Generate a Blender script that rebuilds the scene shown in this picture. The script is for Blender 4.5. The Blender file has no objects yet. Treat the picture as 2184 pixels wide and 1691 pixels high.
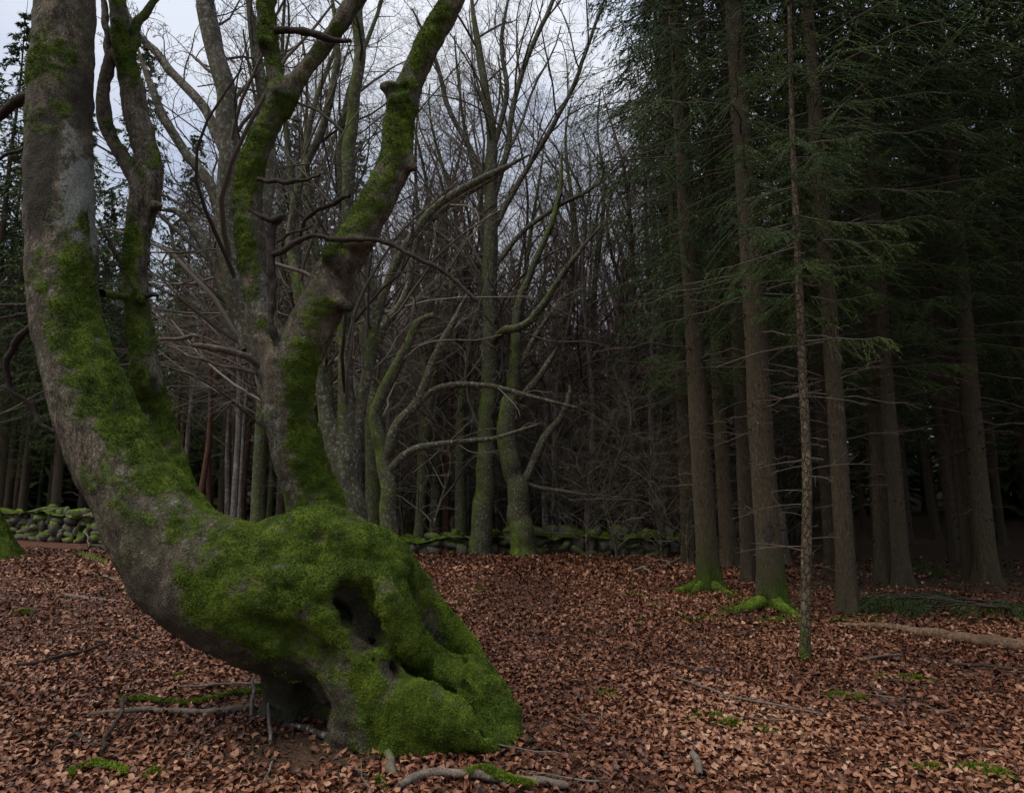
import bpy, math
import numpy as np
from mathutils import Vector, Matrix

# ---------------------------------------------------------------- camera, sky, light, exposure
sc = bpy.context.scene
F_PX, CXP, CYP, HOR = 1456.3, 1092.0, 845.5, 1057.0      # tracing frame 2184 x 1691
PITCH = math.atan((HOR - CYP) / F_PX)
CAM = np.array((0.0, 0.0, 1.5))
cam_d = bpy.data.cameras.new('camera'); cam = bpy.data.objects.new('camera', cam_d)
sc.collection.objects.link(cam); sc.camera = cam
cam_d.sensor_width = 36.0; cam_d.lens = F_PX / 2184 * 36; cam_d.clip_start = 0.05; cam_d.clip_end = 2000
cam.location = CAM; cam.rotation_euler = (math.pi / 2 + PITCH, 0, 0)

world = bpy.data.worlds.new('World'); sc.world = world; world.use_nodes = True
wn = world.node_tree; wn.nodes.clear()
SUN_EL, SUN_AZ = math.radians(64), math.radians(238)      # azimuth clockwise from +Y
sky = wn.nodes.new('ShaderNodeTexSky'); sky.sky_type = 'NISHITA'; sky.sun_disc = False
sky.sun_elevation = SUN_EL; sky.sun_rotation = SUN_AZ; sky.dust_density = 3.0; sky.air_density = 1.0
bg1 = wn.nodes.new('ShaderNodeBackground'); bg1.inputs[1].default_value = 0.06
wn.links.new(sky.outputs[0], bg1.inputs[0])
# overcast layer: pale cloud, brighter towards the zenith as every overcast sky is
tc = wn.nodes.new('ShaderNodeTexCoord'); sep = wn.nodes.new('ShaderNodeSeparateXYZ')
wn.links.new(tc.outputs['Generated'], sep.inputs[0])
mr = wn.nodes.new('ShaderNodeMapRange'); mr.inputs[1].default_value = 0.0; mr.inputs[2].default_value = 1.0
mr.inputs[3].default_value = 0.31; mr.inputs[4].default_value = 1.02
wn.links.new(sep.outputs[2], mr.inputs[0])
nz = wn.nodes.new('ShaderNodeTexNoise'); nz.inputs['Scale'].default_value = 2.2; nz.inputs['Detail'].default_value = 5
mp = wn.nodes.new('ShaderNodeMapping'); mp.inputs['Scale'].default_value = (1, 1, 2.2)
wn.links.new(tc.outputs['Generated'], mp.inputs[0]); wn.links.new(mp.outputs[0], nz.inputs[0])
cr = wn.nodes.new('ShaderNodeValToRGB')
cr.color_ramp.elements[0].position = 0.35; cr.color_ramp.elements[0].color = (0.60, 0.70, 0.92, 1)
cr.color_ramp.elements[1].position = 0.6; cr.color_ramp.elements[1].color = (0.90, 0.93, 1.0, 1)
wn.links.new(nz.outputs[0], cr.inputs[0])
bg2 = wn.nodes.new('ShaderNodeBackground')
wn.links.new(cr.outputs[0], bg2.inputs[0]); wn.links.new(mr.outputs[0], bg2.inputs[1])
mixs = wn.nodes.new('ShaderNodeMixShader'); mixs.inputs[0].default_value = 0.88
wo = wn.nodes.new('ShaderNodeOutputWorld')
wn.links.new(bg1.outputs[0], mixs.inputs[1]); wn.links.new(bg2.outputs[0], mixs.inputs[2]); wn.links.new(mixs.outputs[0], wo.inputs[0])

sun_d = bpy.data.lights.new('sun', 'SUN'); sun_d.energy = 1.5; sun_d.angle = math.radians(35); sun_d.color = (1, 0.9, 0.76)
sun = bpy.data.objects.new('sun', sun_d); sc.collection.objects.link(sun)
sdir = Vector((math.sin(SUN_AZ) * math.cos(SUN_EL), math.cos(SUN_AZ) * math.cos(SUN_EL), math.sin(SUN_EL)))
sun.rotation_euler = sdir.to_track_quat('Z', 'Y').to_euler(); sun.location = (0, -5, 30)
sc.view_settings.view_transform = 'Standard'; sc.view_settings.look = 'None'
sc.view_settings.exposure = 0.6; sc.view_settings.gamma = 1.0; sc.view_settings.use_curve_mapping = False
sc.render.engine = 'CYCLES'
sc.cycles.max_bounces = 4; sc.cycles.diffuse_bounces = 3; sc.cycles.glossy_bounces = 1; sc.cycles.transmission_bounces = 2
sc.cycles.use_denoising = True; sc.cycles.use_adaptive_sampling = True; sc.cycles.adaptive_threshold = 0.015
try: sc.cycles.denoiser = 'OPENIMAGEDENOISE'
except Exception: pass

# ---------------------------------------------------------------- helpers
rng = np.random.default_rng(7)
FW = np.array((0, math.cos(PITCH), math.sin(PITCH))); UP = np.array((0, -math.sin(PITCH), math.cos(PITCH)))
def W(x, y, d):
    """the world point at depth d (metres along Y) that the tracing pixel x, y shows"""
    D = np.array(((x - CXP) / F_PX, 0, 0)) + (CYP - y) / F_PX * UP + FW
    return CAM + D * (d / D[1])
def proj(P):
    q = P - CAM; z = q @ FW
    return CXP + F_PX * q[:, 0] / z, CYP - F_PX * (q @ UP) / z
def nrm(v): return v / np.maximum(np.linalg.norm(v, axis=-1, keepdims=True), 1e-9)
def vnoise(P, s, seed=0):
    p = np.asarray(P, np.float64) * s + seed * 17.31
    i = np.floor(p).astype(np.int64); f = p - i; f = f * f * (3 - 2 * f)
    def h(a, b, c):
        n = (a * 374761393 + b * 668265263 + c * 2147483647 + seed * 144665) & 0xffffffff
        n = ((n ^ (n >> 13)) * 1274126177) & 0xffffffff
        return ((n ^ (n >> 16)) & 0xffff) / 32767.5 - 1
    x, y, z = i[..., 0], i[..., 1], i[..., 2]; u, v, w = f[..., 0], f[..., 1], f[..., 2]
    L = lambda a, b, t: a + (b - a) * t
    return L(L(L(h(x, y, z), h(x + 1, y, z), u), L(h(x, y + 1, z), h(x + 1, y + 1, z), u), v),
             L(L(h(x, y, z + 1), h(x + 1, y, z + 1), u), L(h(x, y + 1, z + 1), h(x + 1, y + 1, z + 1), u), v), w)
def fbm(P, s, o=3, seed=0):
    return sum(vnoise(P, s * 2.03 ** k, seed + k) * 0.5 ** k for k in range(o))
def gz(x, y):
    x = np.asarray(x, float); y = np.asarray(y, float)
    p = np.stack([x, y, np.zeros_like(x)], -1)
    r = vnoise(p, 0.35, 3) * 0.05 + vnoise(p, 1.1, 4) * 0.018
    m = np.exp(-(((x + 1.0) / 1.1) ** 2 + ((y - 4.6) / 0.8) ** 2)) * 0.05
    t = np.clip((np.hypot(x, y) - 38) / 60, 0, 1)                 # the land rises gently behind
    return r * np.clip((np.hypot(x, y) - 1) / 4, 0, 1) + m + t * t * (3 - 2 * t) * 7.0
def G(px, py, h=0.0):
    """the ground point under a tracing pixel"""
    d = F_PX * 1.5 / max(py - HOR, 1.0)
    for _ in range(6):
        p = W(px, py, d); e = p[2] - gz(p[0], p[1])
        if abs(e) < 1e-4: break
        d += e * d / max(1.5 - p[2] + 1.5, 1.2) * 0.9
    p = W(px, py, d); p[2] = gz(p[0], p[1]) + h
    return p

class MB:
    """collects vertices, faces and two per-vertex values (moss, rnd); build() makes ONE mesh object"""
    def __init__(s): s.V = []; s.L = []; s.N = []; s.M = []; s.R = []; s.n = 0
    def add(s, V, F, moss=0.0, rnd=0.5):
        V = np.asarray(V, np.float32).reshape(-1, 3); F = np.asarray(F, np.int32)
        if not len(V): return s
        s.V.append(V); s.L.append((F + s.n).ravel()); s.N.append(np.full(len(F), F.shape[1], np.int32))
        s.M.append(np.broadcast_to(np.asarray(moss, np.float32), (len(V),)))
        s.R.append(np.broadcast_to(np.asarray(rnd, np.float32), (len(V),))); s.n += len(V); return s
    def tube(s, P, R, S=6, moss=0.0, rnd=0.5):
        """P (N,K,3), R (N,K): N tubes at once"""
        P = np.asarray(P, float); R = np.asarray(R, float)
        if P.ndim == 2: P = P[None]; R = R[None]
        N, K, _ = P.shape
        T = nrm(np.gradient(P, axis=1)); mean = nrm(P[:, -1] - P[:, 0])
        ref = np.where(np.abs(mean[:, 2:3]) < 0.8, np.array((0, 0, 1.0)), np.array((0, 1.0, 0)))
        n = nrm(ref[:, None] - (T * ref[:, None]).sum(-1, keepdims=True) * T); b = np.cross(T, n)
        a = np.arange(S) * 2 * math.pi / S
        V = P[:, :, None] + R[:, :, None, None] * (np.cos(a)[:, None] * n[:, :, None] + np.sin(a)[:, None] * b[:, :, None])
        i = np.arange(N)[:, None, None] * K * S; k = np.arange(K - 1)[None, :, None] * S; j = np.arange(S)[None, None]
        q = np.stack([i + k + j, i + k + (j + 1) % S, i + k + S + (j + 1) % S, i + k + S + j], -1).reshape(-1, 4)
        if callable(moss): return s.add(V, q, moss(V.reshape(-1, 3)), np.repeat(np.broadcast_to(np.asarray(rnd, float), (N,)), K * S))
        mo = np.broadcast_to(np.asarray(moss, float), (N, K)) if np.ndim(moss) != 1 else np.broadcast_to(np.asarray(moss)[:, None], (N, K))
        rn = np.broadcast_to(np.asarray(rnd, float), (N,))
        return s.add(V, q, np.repeat(mo.ravel(), S), np.repeat(rn, K * S))
    def mesh(s, name, smooth=True):
        me = bpy.data.meshes.new(name)
        V = np.concatenate(s.V); L = np.concatenate(s.L); N = np.concatenate(s.N)
        me.vertices.add(len(V)); me.vertices.foreach_set('co', V.ravel())
        me.loops.add(len(L)); me.loops.foreach_set('vertex_index', L)
        me.polygons.add(len(N)); me.polygons.foreach_set('loop_start', np.concatenate([[0], np.cumsum(N)[:-1]]).astype(np.int32))
        me.polygons.foreach_set('loop_total', N)
        for nm, A in (('moss', s.M), ('rnd', s.R)):
            at = me.attributes.new(nm, 'FLOAT', 'POINT'); at.data.foreach_set('value', np.concatenate(A).astype(np.float32))
        if smooth: me.polygons.foreach_set('use_smooth', np.ones(len(N), bool))
        me.update(calc_edges=True); me.validate(); return me
    def build(s, name, mat, parent=None, smooth=True):
        return ob(name, s.mesh(name, smooth), mat, parent)
def ob(name, me, mat=None, parent=None):
    o = bpy.data.objects.new(name, me); sc.collection.objects.link(o)
    if mat and not me.materials: me.materials.append(mat)
    if parent: o.parent = parent
    return o
def root(name, loc=(0, 0, 0), rot=(0, 0, 0), scale=1.0):
    o = bpy.data.objects.new(name, None); sc.collection.objects.link(o); o.empty_display_size = 0.2
    o.location = loc; o.rotation_euler = rot; o.scale = (scale,) * 3; return o
def tag(o, label=None, cat=None, group=None, kind=None):
    for k, v in (('label', label), ('category', cat), ('group', group), ('kind', kind)):
        if v: o[k] = v
    return o
def spline(pts, n):
    """Catmull-Rom through rows of (x, y, z, r, ...)"""
    P = np.asarray(pts, float); m = len(P)
    if m == 2: t = np.linspace(0, 1, n)[:, None]; return P[0] * (1 - t) + P[1] * t
    Q = np.concatenate([2 * P[:1] - P[1:2], P, 2 * P[-1:] - P[-2:-1]])
    t = np.linspace(0, m - 1 - 1e-6, n); i = t.astype(int); f = (t - i)[:, None]
    a, b, c, d = Q[i], Q[i + 1], Q[i + 2], Q[i + 3]
    return 0.5 * (2 * b + (c - a) * f + (2 * a - 5 * b + 4 * c - d) * f * f + (3 * b - a - 3 * c + d) * f ** 3)
def mr_(x, d, r): return r * d / F_PX / math.sqrt(1 + ((x - CXP) / F_PX) ** 2)     # pixel half-width of an off-axis stem -> metres
def trace(pts, n=None):
    """pixel polyline (x, y, depth, r_px) -> smooth world polyline and radii"""
    A = np.array([[*W(x, y, d), mr_(x, d, r)] for x, y, d, r in pts])
    S = spline(A, n or max(6, 5 * (len(pts) - 1))); return S[:, :3], np.maximum(S[:, 3], 0.002)
def grow(g, P, R, n, t0, t1, lr, ang, K=7, wig=0.25, trop=0.1, rr=0.55, tip=0.25, flat=0.0, lmin=0.0):
    """children of N parent branches, all at once; flat pulls the azimuth towards the horizontal"""
    N, Kp, _ = P.shape
    idx = np.repeat(np.arange(N), n); M = len(idx)
    t = (np.tile(np.arange(n), N) + g.uniform(0, 1, M)) / n * (t1 - t0) + t0
    s = t * (Kp - 1); i = np.minimum(s.astype(int), Kp - 2); f = (s - i)[:, None]
    p = P[idx, i] * (1 - f) + P[idx, i + 1] * f
    r = (R[idx, i] * (1 - f[:, 0]) + R[idx, i + 1] * f[:, 0])
    T = nrm(P[idx, i + 1] - P[idx, i])
    Lp = np.linalg.norm(np.diff(P, axis=1), axis=-1).sum(1)[idx]
    L = np.maximum(Lp * lr * (1 - 0.55 * t) * g.uniform(0.6, 1.25, M), lmin)
    q = g.normal(size=(M, 3)); q[:, 2] *= 1 - flat
    q = nrm(q - (q * T).sum(-1, keepdims=True) * T)
    a = np.radians(ang) * g.uniform(0.7, 1.3, M)[:, None]
    d = nrm(np.cos(a) * T + np.sin(a) * q)
    out = np.empty((M, K, 3)); out[:, 0] = p; st = (L / (K - 1))[:, None]
    w = g.normal(size=(M, 3)) * wig
    for k in range(1, K):
        w = 0.4 * w + g.normal(size=(M, 3)) * wig
        d = nrm(d + w + np.array((0, 0, trop)))
        out[:, k] = out[:, k - 1] + d * st
    rad = np.minimum(r * rr, L * 0.0095 + 0.0018)[:, None] * np.linspace(1, tip, K)
    return out, rad

# ---------------------------------------------------------------- materials
def newmat(name, rough=0.85, spec=0.25):
    m = bpy.data.materials.new(name); m.use_nodes = True; nt = m.node_tree
    b = nt.nodes['Principled BSDF']; b.inputs['Roughness'].default_value = rough
    b.inputs['Specular IOR Level'].default_value = spec; return m, nt, b
def nd(nt, t, ins=None, **kw):
    n = nt.nodes.new(t)
    for k, v in kw.items(): setattr(n, k, v)
    for k, v in (ins or {}).items():
        if hasattr(v, 'is_output'): nt.links.new(v, n.inputs[k])
        else: n.inputs[k].default_value = v
    return n
def ramp(nt, fac, stops):
    n = nt.nodes.new('ShaderNodeValToRGB'); e = n.color_ramp.elements
    while len(e) < len(stops): e.new(0.5)
    for s, (p, c) in zip(e, stops): s.position = p; s.color = (*c, 1) if len(c) == 3 else c
    nt.links.new(fac, n.inputs[0]); return n.outputs[0]
def val(nt, fac, a, b): return ramp(nt, fac, [(a, (0, 0, 0)), (b, (1, 1, 1))])
def coords(nt, scale=(1, 1, 1), world=False):
    src = nd(nt, 'ShaderNodeNewGeometry').outputs['Position'] if world else nd(nt, 'ShaderNodeTexCoord').outputs['Object']
    return nd(nt, 'ShaderNodeMapping', {'Vector': src, 'Scale': scale}).outputs[0]
def noise(nt, vec, s, detail=4, rough=0.6, dist=0.0):
    return nd(nt, 'ShaderNodeTexNoise', {'Vector': vec, 'Scale': s, 'Detail': detail, 'Roughness': rough, 'Distortion': dist}).outputs[0]
def mix(nt, fac, a, b, mode='MIX'):
    n = nd(nt, 'ShaderNodeMix', data_type='RGBA', blend_type=mode)
    for k, v in ((0, fac), (6, a), (7, b)):
        if hasattr(v, 'is_output'): nt.links.new(v, n.inputs[k])
        else: n.inputs[k].default_value = v if k == 0 else ((*v, 1) if len(v) == 3 else v)
    return n.outputs[2]
def mth(nt, op, a, b=0.0):
    n = nd(nt, 'ShaderNodeMath', operation=op)
    for k, v in ((0, a), (1, b)):
        if hasattr(v, 'is_output'): nt.links.new(v, n.inputs[k])
        else: n.inputs[k].default_value = v
    return n.outputs[0]
def bump(nt, b, h, dist=0.01, strength=0.8):
    n = nd(nt, 'ShaderNodeBump', {'Height': h, 'Distance': dist, 'Strength': strength}); nt.links.new(n.outputs[0], b.inputs['Normal'])
def attr(nt, name): return nd(nt, 'ShaderNodeAttribute', attribute_name=name).outputs['Fac']

MOSS_D, MOSS_M, MOSS_L = (0.018, 0.030, 0.004), (0.072, 0.118, 0.009), (0.21, 0.285, 0.025)
def moss_color(nt, vec, s=1.0):
    n1 = noise(nt, vec, 7 * s, 4); n2 = noise(nt, vec, 60 * s, 3)
    f = mth(nt, 'ADD', mth(nt, 'MULTIPLY', n1, 0.65), mth(nt, 'MULTIPLY', n2, 0.35))
    return ramp(nt, f, [(0.3, MOSS_D), (0.5, MOSS_M), (0.72, MOSS_L)])
def bark_mat(name, dark, light, scale=(1, 1, 0.5), s=9, lichen=0.0, moss_from='moss', moss_base=0.0, bumpd=0.012, rough=0.85, rings=0.0, flakes=0.0, fs=34.0):
    m, nt, b = newmat(name, rough)
    v = coords(nt, scale); iso = coords(nt)
    n1 = noise(nt, v, s, 6, 0.75); n2 = noise(nt, v, s * 5, 4, 0.75); n0 = noise(nt, iso, 1.7, 3)
    f = mth(nt, 'ADD', mth(nt, 'MULTIPLY', n1, 0.6), mth(nt, 'MULTIPLY', n2, 0.4))
    col = ramp(nt, f, [(0.41, dark), (0.50, tuple(0.5 * a + 0.35 * c for a, c in zip(dark, light))), (0.60, light)])
    n3 = noise(nt, coords(nt, (1, 1, 0.3)), s * 11, 3, 0.8); col = mix(nt, 0.6, col, ramp(nt, n3, [(0.36, (0.30, 0.29, 0.28)), (0.62, (1.25, 1.25, 1.25))]), 'MULTIPLY')
    col = mix(nt, mth(nt, 'MULTIPLY', val(nt, n0, 0.42, 0.62), 0.55), col, tuple(0.5 * (a + c) * 0.6 for a, c in zip(dark, light)))
    h = mth(nt, 'ADD', n1, mth(nt, 'MULTIPLY', n2, 0.6))
    if rings:
        rv = coords(nt, (2, 2, 26)); rn = noise(nt, rv, 1.6, 3, 0.5, 0.6)
        col = mix(nt, mth(nt, 'MULTIPLY', val(nt, rn, 0.52, 0.6), rings), col, dark); h = mth(nt, 'SUBTRACT', h, mth(nt, 'MULTIPLY', val(nt, rn, 0.5, 0.62), rings))
    if flakes:
        vo = nd(nt, 'ShaderNodeTexVoronoi', {'Vector': nd(nt, 'ShaderNodeVectorMath', {0: coords(nt, (1, 1, 0.5)), 1: nd(nt, 'ShaderNodeVectorMath', {0: nd(nt, 'ShaderNodeTexNoise', {'Vector': iso, 'Scale': 30.0}).outputs['Color'], 1: (0.03, 0.03, 0.03)}, operation='MULTIPLY').outputs[0]}, operation='ADD').outputs[0], 'Scale': float(fs)}, feature='DISTANCE_TO_EDGE').outputs['Distance']
        e = val(nt, vo, 0.02, 0.14); col = mix(nt, flakes, col, mix(nt, e, dark, col)); h = mth(nt, 'ADD', h, mth(nt, 'MULTIPLY', e, 1.2 * flakes))
    if lichen:
        ln = noise(nt, iso, 22, 5, 0.75); big = noise(nt, iso, 2.6, 2)
        lf = mth(nt, 'MULTIPLY', val(nt, ln, 0.57, 0.62), val(nt, big, 0.44 - 0.1 * lichen, 0.58)); lf = mth(nt, 'MULTIPLY', lf, 0.85)
        la = val(nt, mth(nt, 'ADD', attr(nt, 'rnd'), mth(nt, 'MULTIPLY', mth(nt, 'SUBTRACT', ln, 0.5), 2.4)), 0.55, 0.8)
        lf = mth(nt, 'MAXIMUM', lf, mth(nt, 'MULTIPLY', la, 0.9))
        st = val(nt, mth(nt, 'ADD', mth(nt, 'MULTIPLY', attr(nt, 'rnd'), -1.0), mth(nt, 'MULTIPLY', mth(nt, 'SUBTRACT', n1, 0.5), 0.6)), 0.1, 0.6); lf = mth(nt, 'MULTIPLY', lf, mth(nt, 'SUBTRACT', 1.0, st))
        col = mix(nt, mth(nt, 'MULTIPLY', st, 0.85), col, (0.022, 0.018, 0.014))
        col = mix(nt, lf, col, ramp(nt, n2, [(0.35, (0.16, 0.17, 0.145)), (0.65, (0.34, 0.36, 0.32))]))
    mf = attr(nt, moss_from)
    if moss_base: mf = mth(nt, 'ADD', mf, moss_base)
    mn = noise(nt, iso, 9, 5, 0.7)
    col = mix(nt, mth(nt, 'MULTIPLY', val(nt, mf, 0.08, 0.6), 0.55), col, (0.060, 0.072, 0.022))
    mf = val(nt, mth(nt, 'ADD', mf, mth(nt, 'MULTIPLY', mth(nt, 'SUBTRACT', mn, 0.5), 1.5)), 0.36, 0.74)
    col = mix(nt, mf, col, moss_color(nt, iso))
    h = mth(nt, 'ADD', h, mth(nt, 'MULTIPLY', mf, mth(nt, 'MULTIPLY', noise(nt, iso, 90, 3), 1.5)))
    nt.links.new(col, b.inputs['Base Color']); bump(nt, b, h, bumpd, 0.9); return m
def simple_mat(name, dark, light, s=8, rough=0.85, spec=0.25, use_rnd=True, tex=True, bumpd=0.004, hv=0.12):
    m, nt, b = newmat(name, rough, spec); v = coords(nt); n1 = noise(nt, v, s, 5)
    f = mth(nt, 'ADD', mth(nt, 'MULTIPLY', n1, 0.5), mth(nt, 'MULTIPLY', attr(nt, 'rnd'), 0.5)) if use_rnd else n1
    col = ramp(nt, f, [(0.3, dark), (0.7, light)])
    oi = nd(nt, 'ShaderNodeObjectInfo').outputs['Random']
    hs = nd(nt, 'ShaderNodeHueSaturation', {'Color': col, 'Value': mth(nt, 'ADD', 1 - hv, mth(nt, 'MULTIPLY', oi, 2 * hv))})
    nt.links.new(hs.outputs[0], b.inputs['Base Color'])
    if bumpd: bump(nt, b, noise(nt, v, s * 6, 4), bumpd)
    return m
M = {}
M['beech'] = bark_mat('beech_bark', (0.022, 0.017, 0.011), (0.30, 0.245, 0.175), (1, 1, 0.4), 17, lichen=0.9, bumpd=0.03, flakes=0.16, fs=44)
M['beech_grey'] = bark_mat('grey_beech_bark', (0.045, 0.040, 0.028), (0.19, 0.17, 0.125), (1, 1, 0.5), 9, lichen=0.7, rings=0.1)
M['beech_far'] = bark_mat('far_beech_bark', (0.04, 0.036, 0.022), (0.14, 0.125, 0.078), (1, 1, 0.5), 6, lichen=0.3)
M['spruce_bark'] = bark_mat('spruce_bark', (0.055, 0.040, 0.026), (0.36, 0.275, 0.18), (1, 1, 0.6), 16, flakes=0.85, fs=22, bumpd=0.02, moss_base=0.22)
M['birch'] = bark_mat('birch_bark', (0.09, 0.075, 0.065), (0.42, 0.39, 0.36), (1.2, 1.2, 0.35), 7, rings=0.8)
M['pine'] = bark_mat('pine_bark', (0.07, 0.035, 0.022), (0.23, 0.12, 0.075), (1, 1, 0.4), 12, flakes=0.5)
M['deadwood'] = bark_mat('dead_wood', (0.018, 0.014, 0.011), (0.085, 0.068, 0.054), (1, 1, 1), 14)
M['palewood'] = bark_mat('pale_dead_wood', (0.10, 0.078, 0.06), (0.30, 0.25, 0.20), (1, 1, 1), 14)
M['mossy'] = bark_mat('mossy_wood', (0.05, 0.042, 0.03), (0.14, 0.12, 0.09), (1, 1, 1), 12, moss_base=0.35)
M['twig'] = simple_mat('twig_bark', (0.038, 0.033, 0.025), (0.145, 0.128, 0.10), 3)
M['twig_far'] = simple_mat('birch_twigs', (0.075, 0.05, 0.045), (0.22, 0.165, 0.145), 2)
M['twig_dead'] = simple_mat('dead_spruce_twigs', (0.05, 0.04, 0.032), (0.16, 0.125, 0.10), 3)
M['needle'] = simple_mat('spruce_needles', (0.014, 0.032, 0.007), (0.075, 0.125, 0.022), 0.8, rough=0.6, bumpd=0, hv=0.25)
M['needle_y'] = simple_mat('young_spruce_needles', (0.028, 0.052, 0.012), (0.085, 0.125, 0.028), 0.9, rough=0.6, bumpd=0)
def moss_mat():
    m, nt, b = newmat('moss_tufts', 0.9, 0.15); v = coords(nt, world=False)
    n1 = noise(nt, v, 5, 4); f = mth(nt, 'ADD', mth(nt, 'MULTIPLY', n1, 0.6), mth(nt, 'MULTIPLY', attr(nt, 'rnd'), 0.4))
    col = ramp(nt, f, [(0.28, MOSS_D), (0.5, MOSS_M), (0.72, MOSS_L)])
    br = noise(nt, v, 2.3, 5, 0.7); col = mix(nt, mth(nt, 'MULTIPLY', val(nt, br, 0.53, 0.66), 0.6), col, (0.085, 0.075, 0.018))
    nt.links.new(col, b.inputs['Base Color']); return m
M['moss'] = moss_mat()
def leaf_mat():
    m, nt, b = newmat('dead_beech_leaf', 0.5, 0.35); r = attr(nt, 'rnd')
    col = ramp(nt, r, [(0.0, (0.035, 0.014, 0.008)), (0.3, (0.115, 0.040, 0.019)), (0.6, (0.22, 0.091, 0.045)), (0.85, (0.335, 0.163, 0.09)), (1.0, (0.42, 0.25, 0.155))])
    n1 = noise(nt, coords(nt, world=True), 60, 3); col = mix(nt, mth(nt, 'MULTIPLY', val(nt, n1, 0.45, 0.7), 0.5), col, (0.075, 0.034, 0.024))
    nt.links.new(col, b.inputs['Base Color']); return m
M['leaf'] = leaf_mat()
def ground_mat():
    m, nt, b = newmat('leaf_litter_ground', 0.85, 0.2); v = coords(nt, world=True)
    vv = nd(nt, 'ShaderNodeVectorMath', {0: v, 1: nd(nt, 'ShaderNodeTexNoise', {'Vector': v, 'Scale': 9.0}).outputs['Color']}, operation='ADD').outputs[0]
    vo = nd(nt, 'ShaderNodeTexVoronoi', {'Vector': vv, 'Scale': 13.0})
    r = nd(nt, 'ShaderNodeSeparateColor', {0: vo.outputs['Color']}).outputs[0]
    col = ramp(nt, r, [(0.0, (0.04, 0.017, 0.010)), (0.5, (0.12, 0.048, 0.028)), (1.0, (0.25, 0.115, 0.07))])
    big = noise(nt, v, 0.35, 4); col = mix(nt, mth(nt, 'MULTIPLY', val(nt, big, 0.5, 0.7), 0.5), col, (0.075, 0.05, 0.03))
    # the plantation floor: needles, soil and thin moss instead of beech leaves
    g = noise(nt, v, 1.4, 5, 0.7)
    floor_ = ramp(nt, g, [(0.3, (0.025, 0.016, 0.010)), (0.52, (0.065, 0.04, 0.024)), (0.62, (0.04, 0.042, 0.012)), (0.75, (0.055, 0.08, 0.015))])
    col = mix(nt, attr(nt, 'moss'), col, floor_)
    nt.links.new(col, b.inputs['Base Color'])
    bump(nt, b, mth(nt, 'ADD', vo.outputs['Distance'], noise(nt, v, 30, 4)), 0.03, 0.9); return m
M['ground'] = ground_mat()
def stone_mat():
    m, nt, b = newmat('field_stone', 0.9); v = coords(nt); w = coords(nt, world=True); n1 = noise(nt, v, 5, 6, 0.7)
    col = ramp(nt, n1, [(0.3, (0.045, 0.041, 0.035)), (0.7, (0.20, 0.18, 0.15))])
    up = nd(nt, 'ShaderNodeSeparateXYZ', {0: nd(nt, 'ShaderNodeNewGeometry').outputs['Normal']}).outputs[2]
    oi = nd(nt, 'ShaderNodeObjectInfo').outputs['Random']
    mo = mth(nt, 'ADD', mth(nt, 'MULTIPLY', up, 0.35), mth(nt, 'ADD', noise(nt, w, 3, 5), mth(nt, 'MULTIPLY', oi, 0.25)))
    col = mix(nt, val(nt, mo, 0.68, 0.88), col, moss_color(nt, w))
    nt.links.new(col, b.inputs['Base Color']); bump(nt, b, n1, 0.03); return m
M['stone'] = stone_mat()

# ---------------------------------------------------------------- ground
def sm(x, a, b): t = np.clip((x - a) / (b - a), 0, 1); return t * t * (3 - 2 * t)
def plantation(x, y):
    return sm(x - (0.30 * y + 0.4), 0, 1.6) * sm(y, 9.0, 12.0)
def wall_y(x):
    return np.where(x < -4, 18.3 + (-4 - x) * 0.42, 18.3 - (x + 4) * 0.14)
def make_ground():
    t = np.linspace(-1, 1, 151); xs = 14 * t + 500 * np.sign(t) * np.abs(t) ** 7
    t = np.linspace(-1, 1, 161); ys = 8 + 15 * t + 500 * np.sign(t) * np.abs(t) ** 7
    X, Y = np.meshgrid(xs, ys, indexing='ij'); Z = gz(X, Y)
    n, m = X.shape; i = (np.arange(n - 1)[:, None] * m + np.arange(m - 1)).ravel()
    F = np.stack([i, i + m, i + m + 1, i + 1], -1)
    mo = np.maximum(np.maximum(plantation(X, Y), 0.9 * np.exp(-(((X + 1.35) / 0.8) ** 2 + ((Y - 4.25) / 0.42) ** 2) ** 2)), 0.75 * sm(Y - wall_y(X), 0.2, 1.5)).ravel()
    b = MB(); b.add(np.stack([X, Y, Z], -1).reshape(-1, 3), F, mo)
    return tag(b.build('ground', M['ground']), kind='structure')
ground = make_ground()

def leaf_shapes(C, size, yaw, tilt_ax, tilt, curl, bend):
    """one curled ovate leaf of seven corners and six triangles for every centre"""
    N = len(C)
    u = np.array([-0.5, -0.22, 0.16, 0.5, 0.16, -0.22, 0.0]); w = np.array([0, 0.30, 0.33, 0, -0.33, -0.30, 0])
    L = np.zeros((N, 7, 3)); L[:, :, 0] = u; L[:, :, 1] = w
    L[:, :, 2] = curl[:, None] * (np.abs(w) * 1.1) + bend[:, None] * u ** 2 * 1.4
    L[:, [1, 2, 4, 5], 2] += rng.normal(0, 0.07, (N, 4)); L[:, [1, 2, 4, 5], 1] *= rng.uniform(0.75, 1.15, (N, 4))
    L *= size[:, None, None]
    ct, st = np.cos(tilt)[:, None], np.sin(tilt)[:, None]                       # tilt about the leaf's own x or y
    a = tilt_ax[:, None]; ax, ay = np.cos(a), np.sin(a)
    h = L[..., 0] * -ay + L[..., 1] * ax                                        # distance from the tilt axis
    s_ = L[..., 0] * ax + L[..., 1] * ay
    h2 = h * ct - L[..., 2] * st; z2 = h * st + L[..., 2] * ct
    x = s_ * ax - h2 * ay; y = s_ * ay + h2 * ax
    cy, sy = np.cos(yaw)[:, None], np.sin(yaw)[:, None]
    V = np.stack([x * cy - y * sy, x * sy + y * cy, z2], -1) + C[:, None]
    return V
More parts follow.
